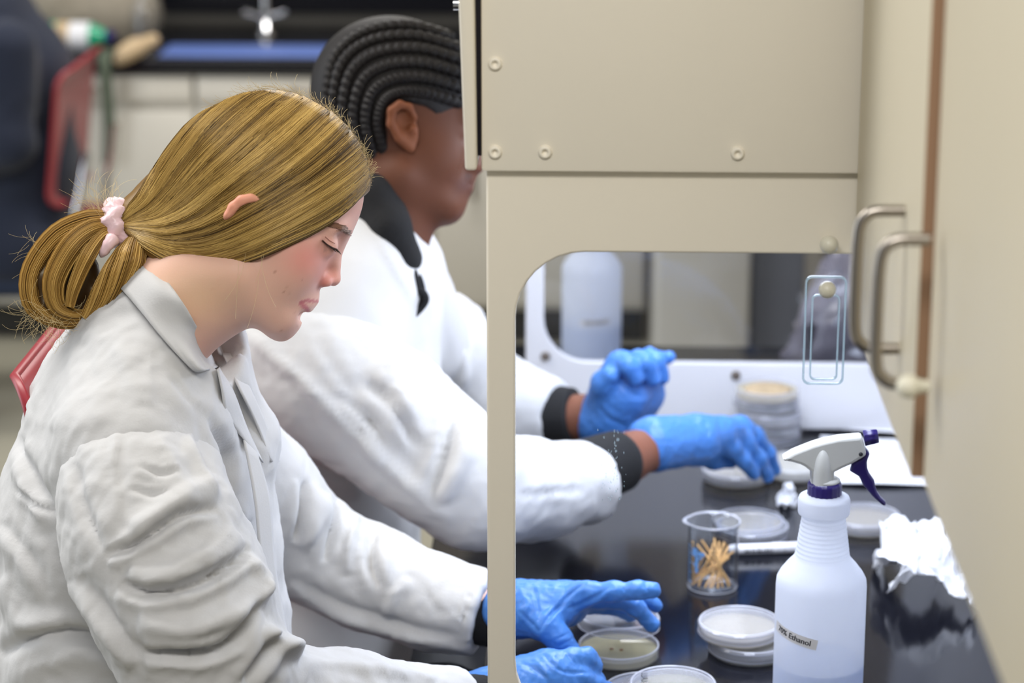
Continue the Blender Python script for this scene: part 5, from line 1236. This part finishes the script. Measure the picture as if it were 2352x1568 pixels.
# hoodie: collar roll and drawstrings
hf = Field(M(880, 560)-.15, M(940, 560)+.17, .004)
hf.chain([M(862, 445, .052), M(895, 520, .062), M(925, 590, .050), M(938, 640, .02)], [.020, .022, .018, .010], .02); hf.chain([M(862, 445, -.052), M(905, 520, -.062), M(938, 590, -.045), M(940, 640, -.01)], [.020, .022, .018, .010], .02)
hf.chain([M(862, 445, .052), M(835, 440, .02), M(835, 440, -.02), M(862, 445, -.052)], [.020, .026, .026, .020], .02); hf.chain([M(870, 500), M(900, 600)], [.06, .045], .02)
hf.chain([M(905, 380), M(925, 540)], [.050, .048], .01, None, 'sub')
V, Q = hf.nets(2); V = rumple(V, Q, .001, 40, 2); ho = obj('hoodie', V, Q, 'black_knit', man)
for pts in ([(925, 590, .05), (950, 625, .055), (958, 665, .05), (944, 690, .045), (936, 655, .05), (930, 620, .05)], [(935, 600, .04), (962, 640, .045), (970, 680, .04), (960, 700, .04), (945, 722, .04)], [(940, 670, .045), (965, 668, .05), (978, 685, .045), (968, 705, .04), (948, 725, .04)]):
    V, Fc = tubev(smoothpath([M(*q) for q in pts], 30), .0045, 10); obj('drawstring', V, Fc, 'black_knit', ho)
# gloves
glove('glove', [
    ([K(1498, 1020, 2.955), K(1504, 1019, 2.958), K(1540, 1015, 2.975)], [.0345, .0335, .031], .008), ([K(1540, 1015, 2.975), K(1600, 1008, 3.000), K(1660, 985, 3.030)], [.0300, .0300, .018], .012), ([K(1540, 1020, 2.985), K(1620, 1010, 3.03), K(1700, 985, 3.075)], [.026, .026, .016], .012),
    ([K(1655, 1000, 3.020), K(1680, 1030, 3.030), K(1708, 1058, 3.045), K(1732, 1088, 3.062)], [.0155, .0110, .0098, .0085], .008),
    ([K(1680, 985, 3.045), K(1712, 1015, 3.060), K(1742, 1052, 3.075), K(1764, 1094, 3.092)], [.0155, .0112, .0100, .0086], .008),
    ([K(1700, 980, 3.075), K(1735, 1000, 3.090), K(1764, 1040, 3.105), K(1780, 1080, 3.118)], [.0145, .0105, .0095, .0082], .008),
    ([K(1590, 1035, 3.010), K(1640, 1055, 3.050), K(1680, 1060, 3.070)], [.018, .012, .009], .008)], man, fo=[([(1500, 970), (1530, 1015), (1510, 1070)], 5, 1.6, 'r'), ([(1620, 960), (1625, 1000), (1630, 1040)], 8, 1.2, 'v'), ([(1650, 960), (1655, 1000), (1660, 1040)], 7, 1.2, 'v')])
glove('glove', [
    ([K(1375, 965, 3.110), K(1400, 950, 3.105)], [.034, .036], .01), ([K(1405, 955, 3.105), K(1425, 900, 3.100), K(1430, 845, 3.100)], [.036, .037, .024], .014), ([K(1440, 955, 3.125), K(1470, 900, 3.130), K(1480, 840, 3.130)], [.030, .030, .022], .014),
    ([K(1420, 838, 3.075), K(1442, 838, 3.062), K(1460, 866, 3.066)], [.0135, .0128, .0115], .005), ([K(1465, 824, 3.085), K(1482, 832, 3.072), K(1500, 870, 3.078)], [.0130, .0122, .0110], .005), ([K(1492, 818, 3.105), K(1508, 828, 3.092), K(1521, 866, 3.098)], [.0125, .0118, .0100], .005),
    ([K(1500, 822, 3.135), K(1520, 824, 3.125), K(1536, 821, 3.118)], [.0110, .0092, .0085], .005),
    ([K(1385, 915, 3.085), K(1385, 880, 3.070), K(1400, 862, 3.062)], [.0190, .0150, .0120], .008)], man, fo=[([(1420, 850), (1450, 900), (1480, 910)], 10, 2, 'v'), ([(1370, 930), (1400, 960), (1440, 980)], 8, 1.4, 'v')])
tf = Field((-.62, 2.6, 0), (.15, 3.25, .75), .012)
for yy in (2.83, 3.03): tf.chain([(-.42, yy, .50), (-.06, yy+.02, .52), (-.03, yy+.02, .12)], [.10, .078, .052], .03); tf.chain([(-.05, yy+.02, .05), (.08, yy+.02, .045)], [.045, .036], .02)
V, Q = tf.nets(2); obj('trousers', V, Q, 'dark_trousers', man)
chair((-.46, 2.93, 0), 0, 'red plastic chair hidden mostly behind the two people in lab coats', .10, .42)
# ------------------------------------------------------------------ blurred figure and bag in the background
BY = 5.75
bg = thing('person', (at(20, 500, BY)[0], BY, 0), 'person in dark navy clothes seated with back turned, blurred at far left', 'person')
b = Field((-1.75, BY-.35, .30), (-.85, BY+.35, 1.55), .010)
b.chain([P(50, 560, BY), P(58, 380, BY), P(32, 160, BY), P(-30, 30, BY), P(-85, -60, BY)], [.125, .118, .125, .095, .05], .04, (YA, 1.35))
b.chain([P(60, 560, BY-.1), P(-140, 600, BY-.1)], [.10, .085], .04); b.chain([P(60, 560, BY+.1), P(-140, 600, BY+.1)], [.10, .085], .04)
b.chain([P(20, 110, BY-.17), P(30, 330, BY-.20), P(-120, 400, BY-.16)], [.065, .05, .04], .03)
b.ell(P(-95, -190, BY), (.095, .075, .12), None, .03)
V, Q = b.nets(2); V = rumple(V, Q, .004, 16, 3); bb_ = obj('body', V, Q, 'navy_cloth', bg)
t_ = Field((-1.9, BY-.3, 0), (-.9, BY+.3, .62), .012)
for yy in (BY-.1, BY+.1): t_.chain([at(60, 600, yy), at(-200, 620, yy), at(-215, 620, yy)-np.array([0, 0, .40])], [.085, .07, .045], .03)
V, Q = t_.nets(2); obj('trousers', V, Q, 'denim', bg)
# bag, bottle, straps on the far counter
cz = .77; q = at(225, 60, 6.62)
def blob(name, cs, m, label, cat, seed):
    A = np.array([c_[0] for c_ in cs]); f_ = Field(A.min(0)-.2, A.max(0)+.2, .008)
    for c_, r_ in cs: f_.ell(c_, r_, None, .03)
    f_.plane((0, 0, cz+.001), (0, 0, -1)); V, Q = f_.nets(2); V = rumple(V, Q, .004, 30, seed); return props(obj(name, V, Q, m), label, cat)
X0 = at(70, 80, 6.55)[0]; X1 = at(360, 80, 6.55)[0]
blob('tote_bag', [((X0+.05, 6.70, cz+.08), (.14, .12, .12)), ((X0+.20, 6.70, cz+.07), (.13, .12, .11))], 'tweed', 'grey tweed bag slumped on the far black counter', 'bag', 3)
a_, b_ = at(60, 82, 6.50), at(262, 84, 6.48); a_[2] = b_[2] = cz+.040
gb = thing('water_bottle', a_, 'green water bottle lying on the far counter before the tweed bag', 'bottle'); d = (b_-a_); L = np.linalg.norm(d); d /= L
tube('bottle_body', [a_+d*L*t for t in (0, .02, .72, .86, .92)], [.030, .038, .038, .024, .016], 'green_bottle', gb, 24)
tube('band', [a_+d*L*t for t in (.36, .52)], .0388, 'tan_card', gb, 24); tube('wrap_label', [a_+d*L*t for t in (.52, .74)], [.0388, .0386], 'white_plastic', gb, 24); tube('cap', [a_+d*L*t for t in (.90, .92, 1.0, 1.01)], [.014, .018, .018, .010], 'navy_plastic', gb, 20)
q = at(335, 25, 6.55); V, Fc = lathe_open([(.001, cz+.001), (.040, cz+.001), (.042, cz+.01), (.042, cz+.12), (.030, cz+.135), (.030, cz+.15)], 30, (q[0], 6.55, 0))
props(obj('glass_jar', V, Fc, 'beaker_glass'), 'clear glass jar glinting on the far counter beside the bag', 'jar')
def strap(pts, w, m, label, name='strap'):
    Pp = smoothpath([np.array(p_) for p_ in pts], 24); V = []; Fc = []
    for p_ in Pp:
        for s_ in (-1, 1): V.append(p_+np.array((s_*w*.5, 0, 0)))
    for i in range(len(Pp)-1): Fc.append([2*i, 2*i+1, 2*i+3, 2*i+2])
    o = obj(name, V, Fc, m); m_ = o.modifiers.new('thick', 'SOLIDIFY'); m_.thickness = .004; return props(o, label, 'strap')
s0 = at(238, 130, 6.355); s1 = at(250, 375, 6.355)
strap([(s0[0], 6.50, .776), (s0[0], 6.375, .778), (s0[0]+.004, 6.350, .74), (s0[0]+.008, 6.352, .60), (s1[0], 6.355, s1[2])], .030, 'olive_strap', 'olive green strap hanging down the front of the far cabinets')
u0, u1 = at(345, 95, 6.36), at(120, 205, 6.345)
t0 = Field(np.minimum(u0, u1)-.08, np.maximum(u0, u1)+.08, .006); t0.chain([at(352, 92, 6.40), at(310, 110, 6.345), at(285, 125, 6.335), at(272, 140, 6.335)], [.018, .022, .020, .012], .02); V, Q = t0.nets(2)
props(obj('cloth_bag_handle', V, Q, 'tan_card'), 'tan canvas bag handle draped over the far counter edge', 'handle')
